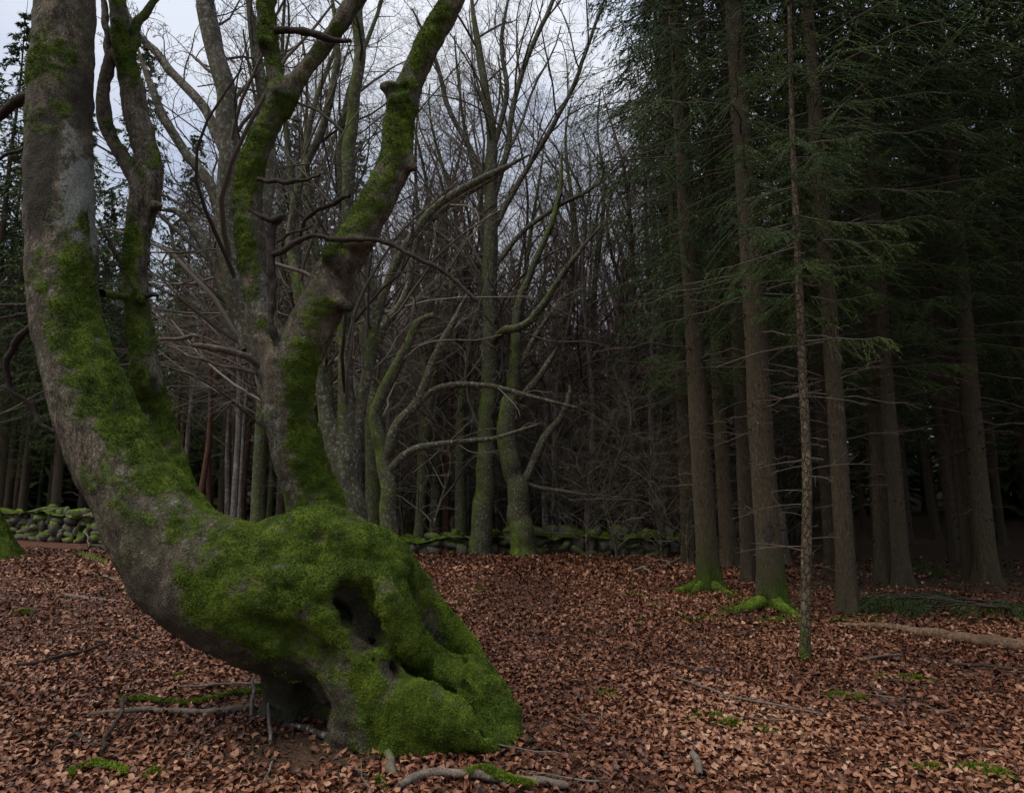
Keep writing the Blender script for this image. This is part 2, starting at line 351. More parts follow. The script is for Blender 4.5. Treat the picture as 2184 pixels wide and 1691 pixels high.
LEAF_F = np.array([[0, 1, 6], [1, 2, 6], [2, 3, 6], [3, 4, 6], [4, 5, 6], [5, 0, 6]])
BARE = [(*G(640, 1590)[:2], 0.55), (*G(560, 1480)[:2], 0.35), (*G(720, 1600)[:2], 0.4)]
def litter():
    g = rng; Vs = []; Rs = []
    for y0, y1, dens, smin_, smax_ in ((2.6, 5.2, 1950, 0.024, 0.055), (5.2, 8, 1300, 0.027, 0.06), (8, 12.5, 540, 0.042, 0.08), (12.5, 19.5, 200, 0.07, 0.12)):
        area = (y1 - y0) * 2 * (0.8 * (y0 + y1) / 2 + 0.8); n = int(area * dens)
        y = g.uniform(y0, y1, n); x = g.uniform(-1, 1, n) * (0.8 * y + 0.8)
        keep = (g.uniform(size=n) > plantation(x, y) * 0.8) & (y < wall_y(x) - 0.1)
        patch = fbm(np.stack([x, y, x * 0], -1), 0.8, 3, 9)
        keep &= g.uniform(size=n) < np.clip(0.95 + patch * 0.7, 0.35, 1)
        for bx, by, br in BARE: keep &= (np.hypot(x - bx, y - by) > br * g.uniform(0.1, 1.1, n)) | (g.uniform(size=n) < 0.22)
        x, y = x[keep], y[keep]; n = len(x); lift = g.uniform(0, 1, n) ** 1.5
        s = g.uniform(smin_, smax_, n)
        C = np.stack([x, y, gz(x, y) + 0.006 + lift * 0.04 * (s / 0.06)], -1)
        V = leaf_shapes(C, s, g.uniform(0, 6.28, n), g.uniform(0, 6.28, n), np.abs(g.normal(0, 0.5, n)), g.normal(0.2, 0.6, n), g.normal(0, 0.6, n))
        r = np.clip(0.16 + 0.42 * lift + g.normal(0, 0.22, n) + 0.3 * patch[keep], 0, 1)
        Vs.append(V); Rs.append(r)
    V = np.concatenate(Vs); R = np.concatenate(Rs)
    px, py = proj(V[:, 6]); depth = V[:, 6, 1]
    seen = (px > 10) & (px < 2174) & (py < 1680) & (R > 0.35)
    big = np.where(seen)[0][np.argsort(depth[seen])[::-1][-1400:]]
    big = rng.choice(big, 300, replace=False)
    rest = np.ones(len(V), bool); rest[big] = False
    v = V[rest]; n = len(v)
    far = v[:, 6, 1] > 8; b = MB()                                      # beyond 8 m four triangles per leaf are enough
    for w_, r_, F_ in ((v[~far], R[rest][~far], LEAF_F), (v[far][:, [0, 2, 3, 4, 6]], R[rest][far], np.array([[0, 1, 4], [1, 2, 4], [2, 3, 4], [3, 0, 4]]))):
        c_ = w_.shape[1]; b.add(w_.reshape(-1, 3), (np.arange(len(w_))[:, None, None] * c_ + F_).reshape(-1, 3), 0, np.repeat(r_, c_))
    tag(b.build('leaf_litter', M['leaf'], None, False), 'fallen brown beech leaves covering the forest floor', 'leaf litter', kind='stuff')
    for k in big:                                                       # the 300 that show largest
        c = V[k, 6].copy(); b = MB(); b.add(V[k] - c, LEAF_F, 0, R[k]); o = b.build('leaf', M['leaf'], ground, False); o.location = c
litter()

# ---------------------------------------------------------------- the crooked old beech
def tufts(P, Nn, n, length, width, g, droop=0.25, spread=0.8):
    """n blades per sample: slim triangles standing off the surface"""
    P = np.repeat(P, n, 0); Nn = np.repeat(Nn, n, 0); m = len(P)
    d = nrm(Nn + g.normal(0, spread * 0.5, (m, 3)) + np.array((0, 0, -droop)) * g.uniform(0, 1, (m, 1)))
    s = nrm(np.cross(d, g.normal(size=(m, 3)))); L = length * g.uniform(0.5, 1.4, (m, 1)); w = width * g.uniform(0.6, 1.3, (m, 1))
    base = P - Nn * 0.002 + s * 0
    V = np.stack([base - s * w, base + s * w, base + d * L], 1)
    return V.reshape(-1, 3), np.arange(3 * m).reshape(-1, 3)

def sample_mesh(V, F, wt, n, g):
    a, b, c = V[F[:, 0]], V[F[:, 1]], V[F[:, 2]]
    cr = np.cross(b - a, c - a); ar = np.linalg.norm(cr, axis=1); p = ar * wt[F].mean(1); p /= p.sum()
    k = g.choice(len(F), n, p=p); u = g.uniform(size=(n, 1)); v = g.uniform(size=(n, 1)); f = (u + v) > 1
    u = np.where(f, 1 - u, u); v = np.where(f, 1 - v, v)
    return a[k] + u * (b - a)[k] + v * (c - a)[k], nrm(cr[k])

def surface_nets(D, org, h):
    S = D < 0; nx, ny, nz_ = D.shape
    cnt = np.zeros((nx - 1, ny - 1, nz_ - 1), np.uint8)
    offs = [(i, j, k) for i in (0, 1) for j in (0, 1) for k in (0, 1)]
    for i, j, k in offs: cnt += S[i:nx - 1 + i, j:ny - 1 + j, k:nz_ - 1 + k]
    act = np.argwhere((cnt > 0) & (cnt < 8)); ids = -np.ones(cnt.shape, np.int32); ids[tuple(act.T)] = np.arange(len(act))
    acc = np.zeros((len(act), 3)); num = np.zeros((len(act), 1))
    val_ = {o: D[act[:, 0] + o[0], act[:, 1] + o[1], act[:, 2] + o[2]] for o in offs}
    for a in offs:
        for ax in range(3):
            if a[ax]: continue
            b = list(a); b[ax] = 1; b = tuple(b); va, vb = val_[a], val_[b]
            cross = (va < 0) != (vb < 0); t = np.where(cross, va / np.where(cross, va - vb, 1), 0)
            p = np.array(a, float)[None] + np.eye(3)[ax] * t[:, None]
            acc += p * cross[:, None]; num += cross[:, None]
    V = org + (act + acc / num) * h; Q = []
    for ax in range(3):
        sl0 = [slice(1, -1)] * 3; sl0[ax] = slice(0, -1); sl1 = list(sl0); sl1[ax] = slice(1, None)
        A, B = S[tuple(sl0)], S[tuple(sl1)]; e = np.argwhere(A != B)
        if not len(e): continue
        flip = A[tuple(e.T)]; e = e + 1; e[:, ax] -= 1
        u, v = (ax + 1) % 3, (ax + 2) % 3
        def cell(du, dv): c = e.copy(); c[:, u] -= du; c[:, v] -= dv; return ids[tuple(c.T)]
        q = np.stack([cell(1, 1), cell(0, 1), cell(0, 0), cell(1, 0)], -1)
        q[~flip] = q[~flip][:, ::-1]; Q.append(q)
    return V, np.concatenate(Q)

H_ROOT = root('crooked_beech_tree', G(760, 1500)); HR = np.array(H_ROOT.location)
tag(H_ROOT, 'moss-covered old beech with crooked leaning trunk, hollow base and several stems', 'tree')
def hero():
    g = np.random.default_rng(21); h = 0.0172
    lo = np.array((-3.75, 3.7, -0.2)); hi = np.array((0.42, 5.75, 6.05)); n = np.ceil((hi - lo) / h).astype(int)
    D = np.full(n, 0.6, np.float32)
    ax = [lo[k] + np.arange(n[k]) * h for k in range(3)]
    def box(a, b, m):
        i0 = np.clip(((np.minimum(a, b) - m - lo) / h).astype(int), 0, n - 1); i1 = np.clip(((np.maximum(a, b) + m - lo) / h).astype(int) + 2, 1, n)
        return tuple(slice(p, q) for p, q in zip(i0, i1))
    def capsule(a, ra, b, rb, sl):
        X = ax[0][sl[0]][:, None, None] - a[0]; Y = ax[1][sl[1]][None, :, None] - a[1]; Z = ax[2][sl[2]][None, None] - a[2]
        ba = b - a; t = np.clip((X * ba[0] + Y * ba[1] + Z * ba[2]) / max(ba @ ba, 1e-9), 0, 1).astype(np.float32)
        return np.sqrt((X - ba[0] * t) ** 2 + (Y - ba[1] * t) ** 2 + (Z - ba[2] * t) ** 2) - (ra + (rb - ra) * t)
    def smin(a, b, k): hh = np.maximum(k - np.abs(a - b), 0) / k; return np.minimum(a, b) - hh * hh * k * 0.25
    def add(pts, k=0.06, fine=True):
        P, R = trace(pts, 3 * (len(pts) - 1) + 1) if len(pts) > 2 and fine else (np.array([W(x, y, d) for x, y, d, r in pts]), np.array([mr_(x, d, r) for x, y, d, r in pts]))
        C, sl = chain(P, R, k)
        if C is not None: D[sl] = smin(D[sl], C, k)
    def chain(P, R, k):
        """distance to one whole chain of cones (plain union, so it keeps its traced width)"""
        P = np.asarray(P); m = max(R) + k + 0.1; sl = box(P.min(0), P.max(0), m)
        if min(s.stop - s.start for s in sl) < 1: return None, sl
        C = np.full(tuple(s.stop - s.start for s in sl), 5.0, np.float32)
        for i in range(len(P) - 1):
            q = box(P[i], P[i + 1], max(R[i], R[i + 1]) + k + 0.1); q = tuple(slice(max(s.start, t.start), min(s.stop, t.stop)) for s, t in zip(q, sl))
            if min(s.stop - s.start for s in q) < 1: continue
            w = tuple(slice(s.start - t.start, s.stop - t.start) for s, t in zip(q, sl)); C[w] = np.minimum(C[w], capsule(P[i], R[i], P[i + 1], R[i + 1], q))
        return C, sl
    def cut(pts, k=0.04):
        P = [W(x, y, d) for x, y, d, r in pts]; R = [mr_(x, d, r) for x, y, d, r in pts]
        C, sl = chain(P, R, k)
        if C is not None: D[sl] = -smin(-D[sl], C, k)
    # left trunk and leaning body
    add([(142, -150, 4.8, 70), (138, 0, 4.8, 74), (127, 250, 4.78, 79), (129, 450, 4.75, 82), (137, 600, 4.72, 83), (150, 720, 4.68, 86), (190, 840, 4.62, 90), (236, 950, 4.58, 97), (298, 1057, 4.53, 106), (400, 1195, 4.5, 130), (540, 1258, 4.52, 146), (650, 1275, 4.55, 158), (745, 1275, 4.55, 140)], 0.1)
    add([(345, 1240, 4.5, 60), (330, 1268, 4.5, 38), (318, 1285, 4.5, 22)], 0.08)
    add([(600, 1125, 4.62, 36), (690, 1160, 4.55, 84), (785, 1212, 4.5, 84), (822, 1245, 4.52, 62)], 0.12)
    add([(820, 1200, 4.62, 60), (855, 1235, 4.62, 34)], 0.08)
    add([(690, 1320, 4.54, 120), (750, 1360, 4.56, 100), (720, 1430, 4.7, 92), (700, 1520, 4.8, 92), (700, 1590, 4.8, 100)], 0.09)
    add([(625, 1420, 4.72, 56), (606, 1480, 4.85, 40), (596, 1540, 4.88, 50)], 0.08)
    add([(645, 1400, 4.7, 70), (640, 1470, 4.78, 64), (640, 1600, 4.82, 72)], 0.08)
    # roots
    add([(738, 1400, 4.34, 62), (752, 1480, 4.26, 46), (748, 1560, 4.26, 42)], 0.05); add([(755, 1520, 4.22, 30), (788, 1580, 4.2, 24)], 0.04); add([(738, 1520, 4.24, 28), (708, 1590, 4.26, 22)], 0.04)
    add([(725, 1365, 4.36, 70), (785, 1425, 4.28, 52), (845, 1484, 4.22, 50), (915, 1514, 4.18, 47), (975, 1545, 4.16, 38), (1045, 1588, 4.14, 24)], 0.03); add([(850, 1484, 4.2, 30), (900, 1506, 4.14, 28), (945, 1548, 4.12, 26)], 0.04)
    add([(790, 1450, 4.26, 44), (800, 1520, 4.24, 50), (805, 1585, 4.24, 54)], 0.06); add([(860, 1510, 4.24, 50), (870, 1580, 4.24, 56)], 0.06); add([(930, 1530, 4.22, 40), (935, 1590, 4.22, 42)], 0.05)
    add([(820, 1290, 4.46, 76), (880, 1365, 4.5, 52), (945, 1422, 4.56, 42), (1015, 1452, 4.58, 44), (1058, 1496, 4.52, 36), (1080, 1560, 4.46, 32)], 0.03)
    add([(950, 1440, 4.44, 34), (1000, 1500, 4.36, 30), (1045, 1560, 4.3, 28), (1085, 1592, 4.28, 20)], 0.04)
    add([(840, 1240, 4.75, 66), (905, 1312, 4.9, 52), (965, 1362, 5.0, 40), (1000, 1390, 5.02, 34), (1012, 1430, 5.02, 32), (1014, 1500, 5.02, 34)], 0.05)
    add([(800, 1250, 4.3, 50), (850, 1330, 4.28, 40), (885, 1385, 4.34, 30)], 0.06)
    # second stem with its fork
    add([(690, 1200, 5.0, 74), (672, 1085, 5.1, 66), (648, 1000, 5.06, 56), (622, 900, 4.98, 54), (617, 830, 4.95, 53), (622, 775, 4.95, 58), (640, 745, 4.95, 54), (690, 640, 4.95, 51), (727, 560, 4.95, 43), (772, 488, 4.96, 43), (812, 412, 4.97, 39), (843, 340, 5.0, 36), (852, 250, 5.0, 34), (880, 165, 5.0, 32), (920, 80, 5.0, 30), (962, 0, 5.0, 29), (1020, -130, 5.0, 27)], 0.07)
    add([(605, 900, 4.93, 36), (575, 893, 4.92, 24), (553, 897, 4.92, 11)], 0.06); add([(600, 880, 4.92, 30), (585, 840, 4.92, 26)], 0.05)
    add([(605, 790, 4.95, 45), (563, 690, 5.0, 36), (541, 560, 5.0, 33), (528, 450, 5.0, 34), (530, 380, 5.0, 32), (556, 300, 5.0, 31), (600, 215, 5.0, 29), (643, 160, 5.0, 23), (690, 100, 5.0, 21), (740, 30, 5.0, 20), (800, -60, 5.0, 18), (840, -150, 5.0, 15)], 0.05)
    add([(598, 225, 5.0, 27), (586, 150, 5.0, 24), (569, 60, 5.0, 22), (570, 0, 5.0, 21), (578, -130, 5.0, 19)], 0.05)
    # broken stubs and burls
    add([(850, 225, 4.95, 26), (838, 196, 4.93, 22), (820, 186, 4.92, 12)], 0.03); add([(850, 215, 4.93, 20), (872, 190, 4.93, 15), (886, 186, 4.93, 9)], 0.03)
    add([(722, 645, 4.86, 20), (745, 655, 4.82, 11)], 0.03); add([(722, 560, 4.85, 34), (706, 545, 4.8, 20)], 0.04); add([(760, 520, 4.85, 22), (785, 515, 4.85, 11)], 0.04); add([(865, 345, 4.95, 22), (884, 358, 4.92, 9)], 0.03)
    add([(568, 95, 4.93, 22), (562, 90, 4.9, 12)], 0.02); add([(585, 190, 4.95, 14), (590, 195, 4.9, 9)], 0.02)
    # third stem, behind the leaning trunk
    add([(470, 1220, 4.85, 60), (410, 1100, 5.0, 42), (364, 985, 5.15, 38), (333, 880, 5.2, 35), (306, 760, 5.2, 33), (290, 640, 5.2, 32), (290, 530, 5.2, 31), (305, 440, 5.2, 35), (318, 360, 5.2, 33), (300, 280, 5.2, 28), (278, 180, 5.2, 26), (262, 90, 5.2, 26), (250, 0, 5.2, 25), (238, -130, 5.2, 22)], 0.05)
    add([(312, 415, 5.2, 26), (270, 348, 5.2, 19), (233, 285, 5.2, 16), (218, 205, 5.2, 15), (236, 120, 5.2, 13)], 0.04)
    add([(292, 250, 5.15, 14), (290, 185, 5.12, 7)], 0.02); add([(300, 640, 5.12, 16), (302, 610, 5.1, 7)], 0.02); add([(318, 830, 5.1, 22), (318, 805, 5.06, 14)], 0.03); add([(335, 440, 5.15, 14), (342, 438, 5.12, 8)], 0.02)
    # hollows, slots and dark hollows under the body
    def front(x, y):
        for d in np.arange(3.75, 5.7, 0.012):
            k = np.round((W(x, y, d) - lo) / h).astype(int)
            if (k >= 0).all() and (k < n).all() and D[tuple(k)] < 0: return d
        return 4.3
    def carve(pts, k=0.04): cut([(x, y, front(x, y) + off, r) for x, y, r, off in pts], k)
    def ridge(pts, k=0.05): add([(x, y, front(x, y) + off, r) for x, y, r, off in pts], k)
    ridge([(690, 1325, 20, .03), (740, 1372, 24, .03), (800, 1400, 22, .03)]); ridge([(690, 1262, 22, .03), (740, 1225, 26, .04), (800, 1240, 24, .04), (840, 1300, 22, .03), (870, 1370, 22, .03)])
    ridge([(640, 1110, 20, .03), (700, 1130, 30, .04), (770, 1165, 30, .03)])
    cut([(590, 1092, 4.72, 10), (660, 1072, 4.78, 12), (740, 1088, 4.78, 12), (790, 1120, 4.76, 8)], .04)
    carve([(740, 1270, 30, .01), (770, 1312, 46, .025), (804, 1354, 30, .01)], .035)
    carve([(716, 1286, 11, .03), (728, 1314, 19, .09), (752, 1346, 18, .08), (794, 1370, 9, .02)], .025); carve([(728, 1314, 12, .09), (746, 1338, 11, .09)], .03)
    carve([(784, 1252, 9, .02), (808, 1282, 12, .04), (828, 1314, 8, .02)]); carve([(798, 1406, 8, .02), (826, 1424, 16, .07), (852, 1442, 9, .02)], .03); carve([(820, 1420, 11, .14), (836, 1430, 10, .14)], .02)
    carve([(642, 1197, 5, .01), (662, 1197, 11, .06), (684, 1203, 5, .01)]); carve([(590, 1175, 34, -.03), (660, 1158, 22, -.02)], .1)
    carve([(842, 1440, 13, .05), (892, 1454, 16, .08), (945, 1470, 18, .10), (992, 1500, 17, .09), (1030, 1552, 12, .05)], .025)
    carve([(985, 1462, 12, .03), (1030, 1508, 16, .05), (1062, 1552, 12, .03)], .03)
    carve([(872, 1240, 16, .04), (900, 1300, 30, .1), (932, 1356, 32, .12), (985, 1404, 18, .06)], .04)
    carve([(650, 1480, 30, .04), (660, 1530, 36, .06), (660, 1580, 36, .06)], .06); carve([(785, 1545, 10, -.01), (800, 1585, 12, -.01)], .05)
    carve([(540, 1330, 14, -.01), (620, 1365, 18, -.01), (690, 1400, 12, -.01)], .1); carve([(440, 1150, 14, -.02), (330, 1010, 12, -.02), (250, 880, 10, -.02)], .1); carve([(830, 190, 9, .0), (862, 186, 9, .0)], .02)
    near = np.argwhere(np.abs(D) < 0.13); Pn = lo + near * h; u, v = proj(Pn)
    amp = np.where((v > 1050) & (u > 330), 0.022, 0.014)
    D[tuple(near.T)] += (fbm(Pn, 3.2, 2, 5) * amp + fbm(Pn, 9, 3, 8) * amp * 0.5).astype(np.float32)
    D[:, :, -1] = 0.02; D[:, :, 0] = 0.02
    V, Q = surface_nets(D, lo, h)
    T = np.concatenate([Q[:, [0, 1, 2]], Q[:, [0, 2, 3]]])
    # keep the one connected body: drop crumbs left by noise
    par = np.arange(len(V))
    for _ in range(500):
        m = np.minimum.reduce([par[Q[:, k]] for k in range(4)]); old = par.copy()
        for k in range(4): np.minimum.at(par, Q[:, k], m)
        par = par[par]; par = par[par]; par = par[par]
        if (par == old).all(): break
    lab, cn = np.unique(par[Q[:, 0]], return_counts=True); Q = Q[np.isin(par[Q[:, 0]], lab[cn > 1500])]; print('parts of hero', sorted(cn)[-5:])
    T = np.concatenate([Q[:, [0, 1, 2]], Q[:, [0, 2, 3]]])
    N = np.zeros_like(V); fn = np.cross(V[T[:, 1]] - V[T[:, 0]], V[T[:, 2]] - V[T[:, 0]])
    for k in range(3): np.add.at(N, T[:, k], fn)
    N = nrm(N)
    # paint: where moss and pale lichen grow (x, y, r, weight) on the tracing frame
    u, v = proj(V); nz1 = fbm(V, 4.5, 4, 11); nz2 = fbm(V, 14, 3, 15)
    def blobs(L, soft=0.6):
        r = np.zeros(len(V))
        for x0, y0, x1, y1, rad, w in L:
            dx, dy = x1 - x0, y1 - y0; t = np.clip(((u - x0) * dx + (v - y0) * dy) / max(dx * dx + dy * dy, 1), 0, 1)
            d = np.hypot(u - x0 - t * dx, v - y0 - t * dy) / rad; f = 1 - sm(d, 1 - soft, 1 + soft)
            r = np.maximum(r, f * w) if w > 0 else r * (1 + f * w)
        return r
    stem2 = (V[:, 1] > 4.72) & (v < 1085); behind = (V[:, 1] > 4.98) & (u < 420)
    moss = blobs([(165, 560, 180, 700, 66, 1), (180, 700, 250, 850, 78, 1), (250, 850, 350, 985, 80, 1), (350, 985, 450, 1090, 80, 0.95), (110, 520, 90, 600, 34, .6), (190, 480, 205, 560, 30, .8), (230, 1000, 330, 1080, 60, .45), (110, 120, 90, 250, 60, .5), (80, 60, 75, 220, 34, .6), (430, 1160, 640, 1190, 110, .8), (480, 1250, 620, 1330, 125, 1.1), (640, 1180, 820, 1250, 120, 1.4), (700, 1320, 860, 1480, 140, 1.4), (860, 1300, 1060, 1520, 130, 1.4), (780, 1420, 1040, 1570, 90, 1.4), (480, 1290, 470, 1310, 70, .5), (610, 1420, 680, 1520, 80, .6), (420, 1100, 470, 1130, 65, .9),
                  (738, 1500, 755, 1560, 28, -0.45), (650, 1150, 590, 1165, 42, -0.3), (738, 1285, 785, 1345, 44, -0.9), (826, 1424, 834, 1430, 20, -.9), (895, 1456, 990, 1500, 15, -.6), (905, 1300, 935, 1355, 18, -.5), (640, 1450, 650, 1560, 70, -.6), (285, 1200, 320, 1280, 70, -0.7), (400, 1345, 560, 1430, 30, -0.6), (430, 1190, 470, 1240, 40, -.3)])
    m2 = blobs([(680, 960, 700, 1075, 72, 1.15), (655, 830, 672, 960, 48, 1.1), (640, 760, 650, 830, 46, .9), (655, 730, 700, 610, 16, .5), (700, 520, 770, 430, 44, .9), (770, 430, 835, 330, 34, .85), (840, 310, 850, 240, 34, .95), (870, 170, 940, 20, 28, .85), (650, 720, 690, 620, 30, .5), (560, 890, 548, 896, 16, .4),
                (518, 540, 510, 400, 32, .95), (516, 400, 548, 300, 34, 1), (548, 300, 602, 215, 32, .95), (580, 170, 566, 0, 26, .9), (620, 190, 720, 60, 14, .6), (530, 560, 525, 620, 25, .6), (560, 700, 590, 740, 26, .4)])
    m3 = blobs([(276, 480, 274, 640, 26, .95), (280, 640, 300, 860, 28, .95), (345, 860, 395, 1060, 34, 1), (322, 640, 325, 760, 14, .6), (250, 0, 275, 160, 26, .95), (310, 260, 330, 340, 18, .7), (230, 260, 300, 380, 12, .5)])
    moss = np.where(behind, m3, np.where(stem2, m2, moss)); moss = moss * (0.92 + 0.55 * nz1) + 0.38 * nz2 * (moss > 0.05) + 0.12 * N[:, 2]; moss = np.maximum(moss, 0.2 + 0.14 * nz1)
    lich = blobs([(170, 380, 185, 500, 46, 1.1), (150, 330, 120, 270, 40, .7), (140, 470, 110, 520, 30, .6), (70, 740, 110, 900, 22, .5), (120, 560, 105, 700, 26, .2), (440, 1140, 470, 1200, 44, .42), (480, 1240, 490, 1260, 30, .6), (240, 960, 260, 1010, 26, .5), (552, 600, 560, 660, 26, .6), (600, 950, 610, 1060, 26, .5), (120, 200, 100, 60, 30, .3), (575, 870, 590, 930, 20, .5)]) + 0.28 * nz1
    dark_bark = blobs([(95, 265, 80, 420, 30, .9), (70, 420, 75, 480, 20, .6), (170, 180, 190, 240, 40, .5), (850, 300, 845, 330, 26, .7), (838, 215, 850, 235, 24, .7), (700, 545, 712, 560, 18, .7), (735, 655, 750, 660, 16, .6), (600, 190, 590, 195, 12, .6), (568, 92, 566, 96, 12, .8), (318, 815, 318, 835, 20, .6), (300, 1240, 330, 1300, 34, .3), (340, 1310, 560, 1425, 26, .35), (590, 1440, 640, 1540, 60, .6), (738, 1285, 785, 1345, 44, .95), (826, 1424, 834, 1430, 18, .9), (738, 1500, 760, 1560, 34, .45), (650, 1150, 590, 1170, 36, .4), (310, 1150, 270, 1080, 24, .35)])  # dark stains on trunk and burls; hollow, slot, foot and undersides darkened too
    lich = np.where(dark_bark > 0.12, -dark_bark, np.clip(lich, 0, 1))
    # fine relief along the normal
    V = V + N * (0.004 * nz2 + 0.010 * np.clip(moss, 0, 1) * fbm(V, 26, 2, 3))[:, None]
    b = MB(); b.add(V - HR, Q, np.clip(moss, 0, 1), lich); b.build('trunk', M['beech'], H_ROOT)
    wt = np.clip((moss - 0.2) * 1.3, 0, 1) ** 1.8 * (V[:, 2] < 5.4) + 1e-6; face = np.clip(0.6 - N[:, 1], 0.15, 1)
    P, Nn = sample_mesh(V, T, wt * face, 130000, g)
    v_, f_ = tufts(P, Nn, 2, 0.0105, 0.0024, g); rn = np.clip(0.5 + 0.45 * fbm(P, 3.5, 4, 31) + g.normal(0, 0.22, len(P)), 0, 1)
    b = MB(); b.add(v_ - HR, f_, 1, np.repeat(rn, 6)); tag(b.build('moss', M['moss'], H_ROOT, False), kind='stuff')
    return V, N, moss
hero()

def rel(P, o): return np.asarray(P) - np.array(o.location)
def hero_branch(pts, mat='deadwood', S=8, twigs=0, moss=0.0, name='branch', seed=1):
    P, R = trace(pts, 10 * (len(pts) - 1) + 1); g = np.random.default_rng(seed)
    P = P + np.stack([vnoise(P, 9, 1 + k) for k in range(3)], -1) * 0.016 + np.stack([vnoise(P, 22, 11 + k) for k in range(3)], -1) * 0.006; R = R * (1 + 0.25 * vnoise(P, 16, 7) + 0.15 * vnoise(P, 40, 9))
    b = MB(); b.tube(rel(P, H_ROOT), R, S, moss)
    if twigs:
        c, r = grow(g, rel(P, H_ROOT)[None], R[None], twigs, 0.3, 0.98, 0.25, 50, 7, 0.2, 0.02, 0.5); b.tube(c, r, 5)
        c2, r2 = grow(g, c, r, 3, 0.3, 0.95, 0.5, 45, 5, 0.22, 0.0, 0.6); b.tube(c2, r2, 4)
    return b.build(name, M[mat], H_ROOT)
hero_branch([(590, 735, 4.84, 13), (578, 690, 4.8, 9), (581, 600, 4.8, 10), (578, 530, 4.8, 11), (583, 480, 4.8, 10), (603, 464, 4.79, 8), (572, 468, 4.76, 7), (532, 450, 4.74, 3)], name='dead_branch')
hero_branch([(584, 545, 4.79, 8), (610, 535, 4.76, 7), (655, 506, 4.74, 6.5), (750, 512, 4.72, 6), (830, 520, 4.7, 5.5), (895, 552, 4.66, 5), (960, 590, 4.64, 4.5), (1020, 642, 4.6, 4)], twigs=4, name='dead_branch', seed=4)
hero_branch([(590, 515, 4.79, 4), (625, 495, 4.78, 3.5), (662, 480, 4.77, 2)], name='dead_branch')
hero_branch([(588, 65, 4.95, 10), (640, 65, 4.92, 9), (690, 82, 4.9, 8.5), (750, 86, 4.88, 5)], name='dead_branch')
hero_branch([(548, 385, 4.9, 6), (600, 388, 4.8, 5), (640, 386, 4.75, 5), (682, 378, 4.7, 3.5)], name='dead_branch')
hero_branch([(745, 420, 5.1, 5), (700, 438, 5.3, 6), (650, 470, 5.4, 5), (640, 520, 5.5, 4)], name='dead_branch')
hero_branch([(80, 200, 4.85, 14), (40, 214, 4.95, 14), (0, 240, 5.05, 12), (-60, 300, 5.1, 10)], name='branch', twigs=4)
hero_branch([(70, 690, 4.85, 9), (35, 730, 4.95, 8), (15, 770, 5.0, 8), (22, 830, 5.05, 7), (65, 865, 5.1, 7), (85, 905, 5.1, 6), (120, 920, 5.1, 5)], name='branch', twigs=3)
hero_branch([(70, 640, 4.85, 5), (30, 650, 5.0, 4.5), (-20, 652, 5.1, 4)], name='branch', twigs=3); hero_branch([(70, 660, 4.9, 5), (30, 672, 5.0, 4), (-20, 685, 5.1, 4)], name='branch', twigs=2)
hero_branch([(75, 295, 4.9, 6), (40, 320, 5.0, 5), (-10, 345, 5.0, 4)], name='branch', twigs=3)
hero_branch([(290, 640, 5.18, 12), (250, 632, 5.05, 11), (215, 625, 4.85, 10)], 'beech', moss=0.7)
hero_branch([(300, 640, 5.15, 8), (330, 630, 5.1, 7), (337, 632, 5.08, 4)], name='branch_stub')
hero_branch([(278, 110, 5.2, 14), (290, 60, 5.2, 12), (320, 15, 5.2, 10), (360, -60, 5.2, 8), (420, -160, 5.2, 6)], 'beech', moss=0.6, twigs=4)
hero_branch([(215, 490, 5.05, 6), (240, 525, 5.1, 7), (258, 560, 5.18, 7), (275, 585, 5.2, 8)], 'beech', moss=.3)
hero_branch([(236, 125, 5.2, 12), (225, 60, 5.2, 10), (215, -20, 5.25, 9), (190, -130, 5.3, 8)], 'beech', twigs=3)

# the stems go on above the picture and carry a bare crown
def hero_crown():
    g = np.random.default_rng(5); b = MB(); heads = [(142, -140, 4.8, 70, (0.05, 0.1)), (1020, -120, 5.0, 27, (0.35, 0.1)), (840, -145, 5.0, 15, (0.4, 0.2)), (578, -120, 5.0, 19, (-.05, .1)), (238, -120, 5.2, 22, (-0.1, 0.3))]
    for x, y, d, r, (lx, ly) in heads:
        p = W(x, y, d); r = r * d / F_PX; L = 5.5; k = np.linspace(0, 1, 14)[:, None]
        P = p + np.array((lx, ly, 1)) * k * L + np.stack([vnoise(p + k * np.array((3., 5., 7.)), 1, s) for s in (1, 2, 3)], -1) * 0.3 * k; R = r * (1.0 - 0.8 * k[:, 0]) * 0.98
        tr = MB(); tr.tube(rel(P, H_ROOT), R, 14, 0.35); tr.build('limb', M['beech'], H_ROOT)
        c, rr_ = grow(g, rel(P, H_ROOT)[None], R[None], 9, 0.25, 1, 0.6, 50, 9, 0.16, 0.07, 0.5); b.tube(c, rr_, 6)
        c2, r2 = grow(g, c, rr_, 6, 0.2, 1, 0.5, 45, 7, 0.2, 0.04, 0.5); b.tube(c2, r2, 4)
        c3, r3 = grow(g, c2, r2, 5, 0.2, 1, 0.5, 42, 5, 0.22, 0.02, 0.55); b.tube(c3, r3, 3)
    tag(b.build('crown', M['twig'], H_ROOT), kind='stuff')
hero_crown()

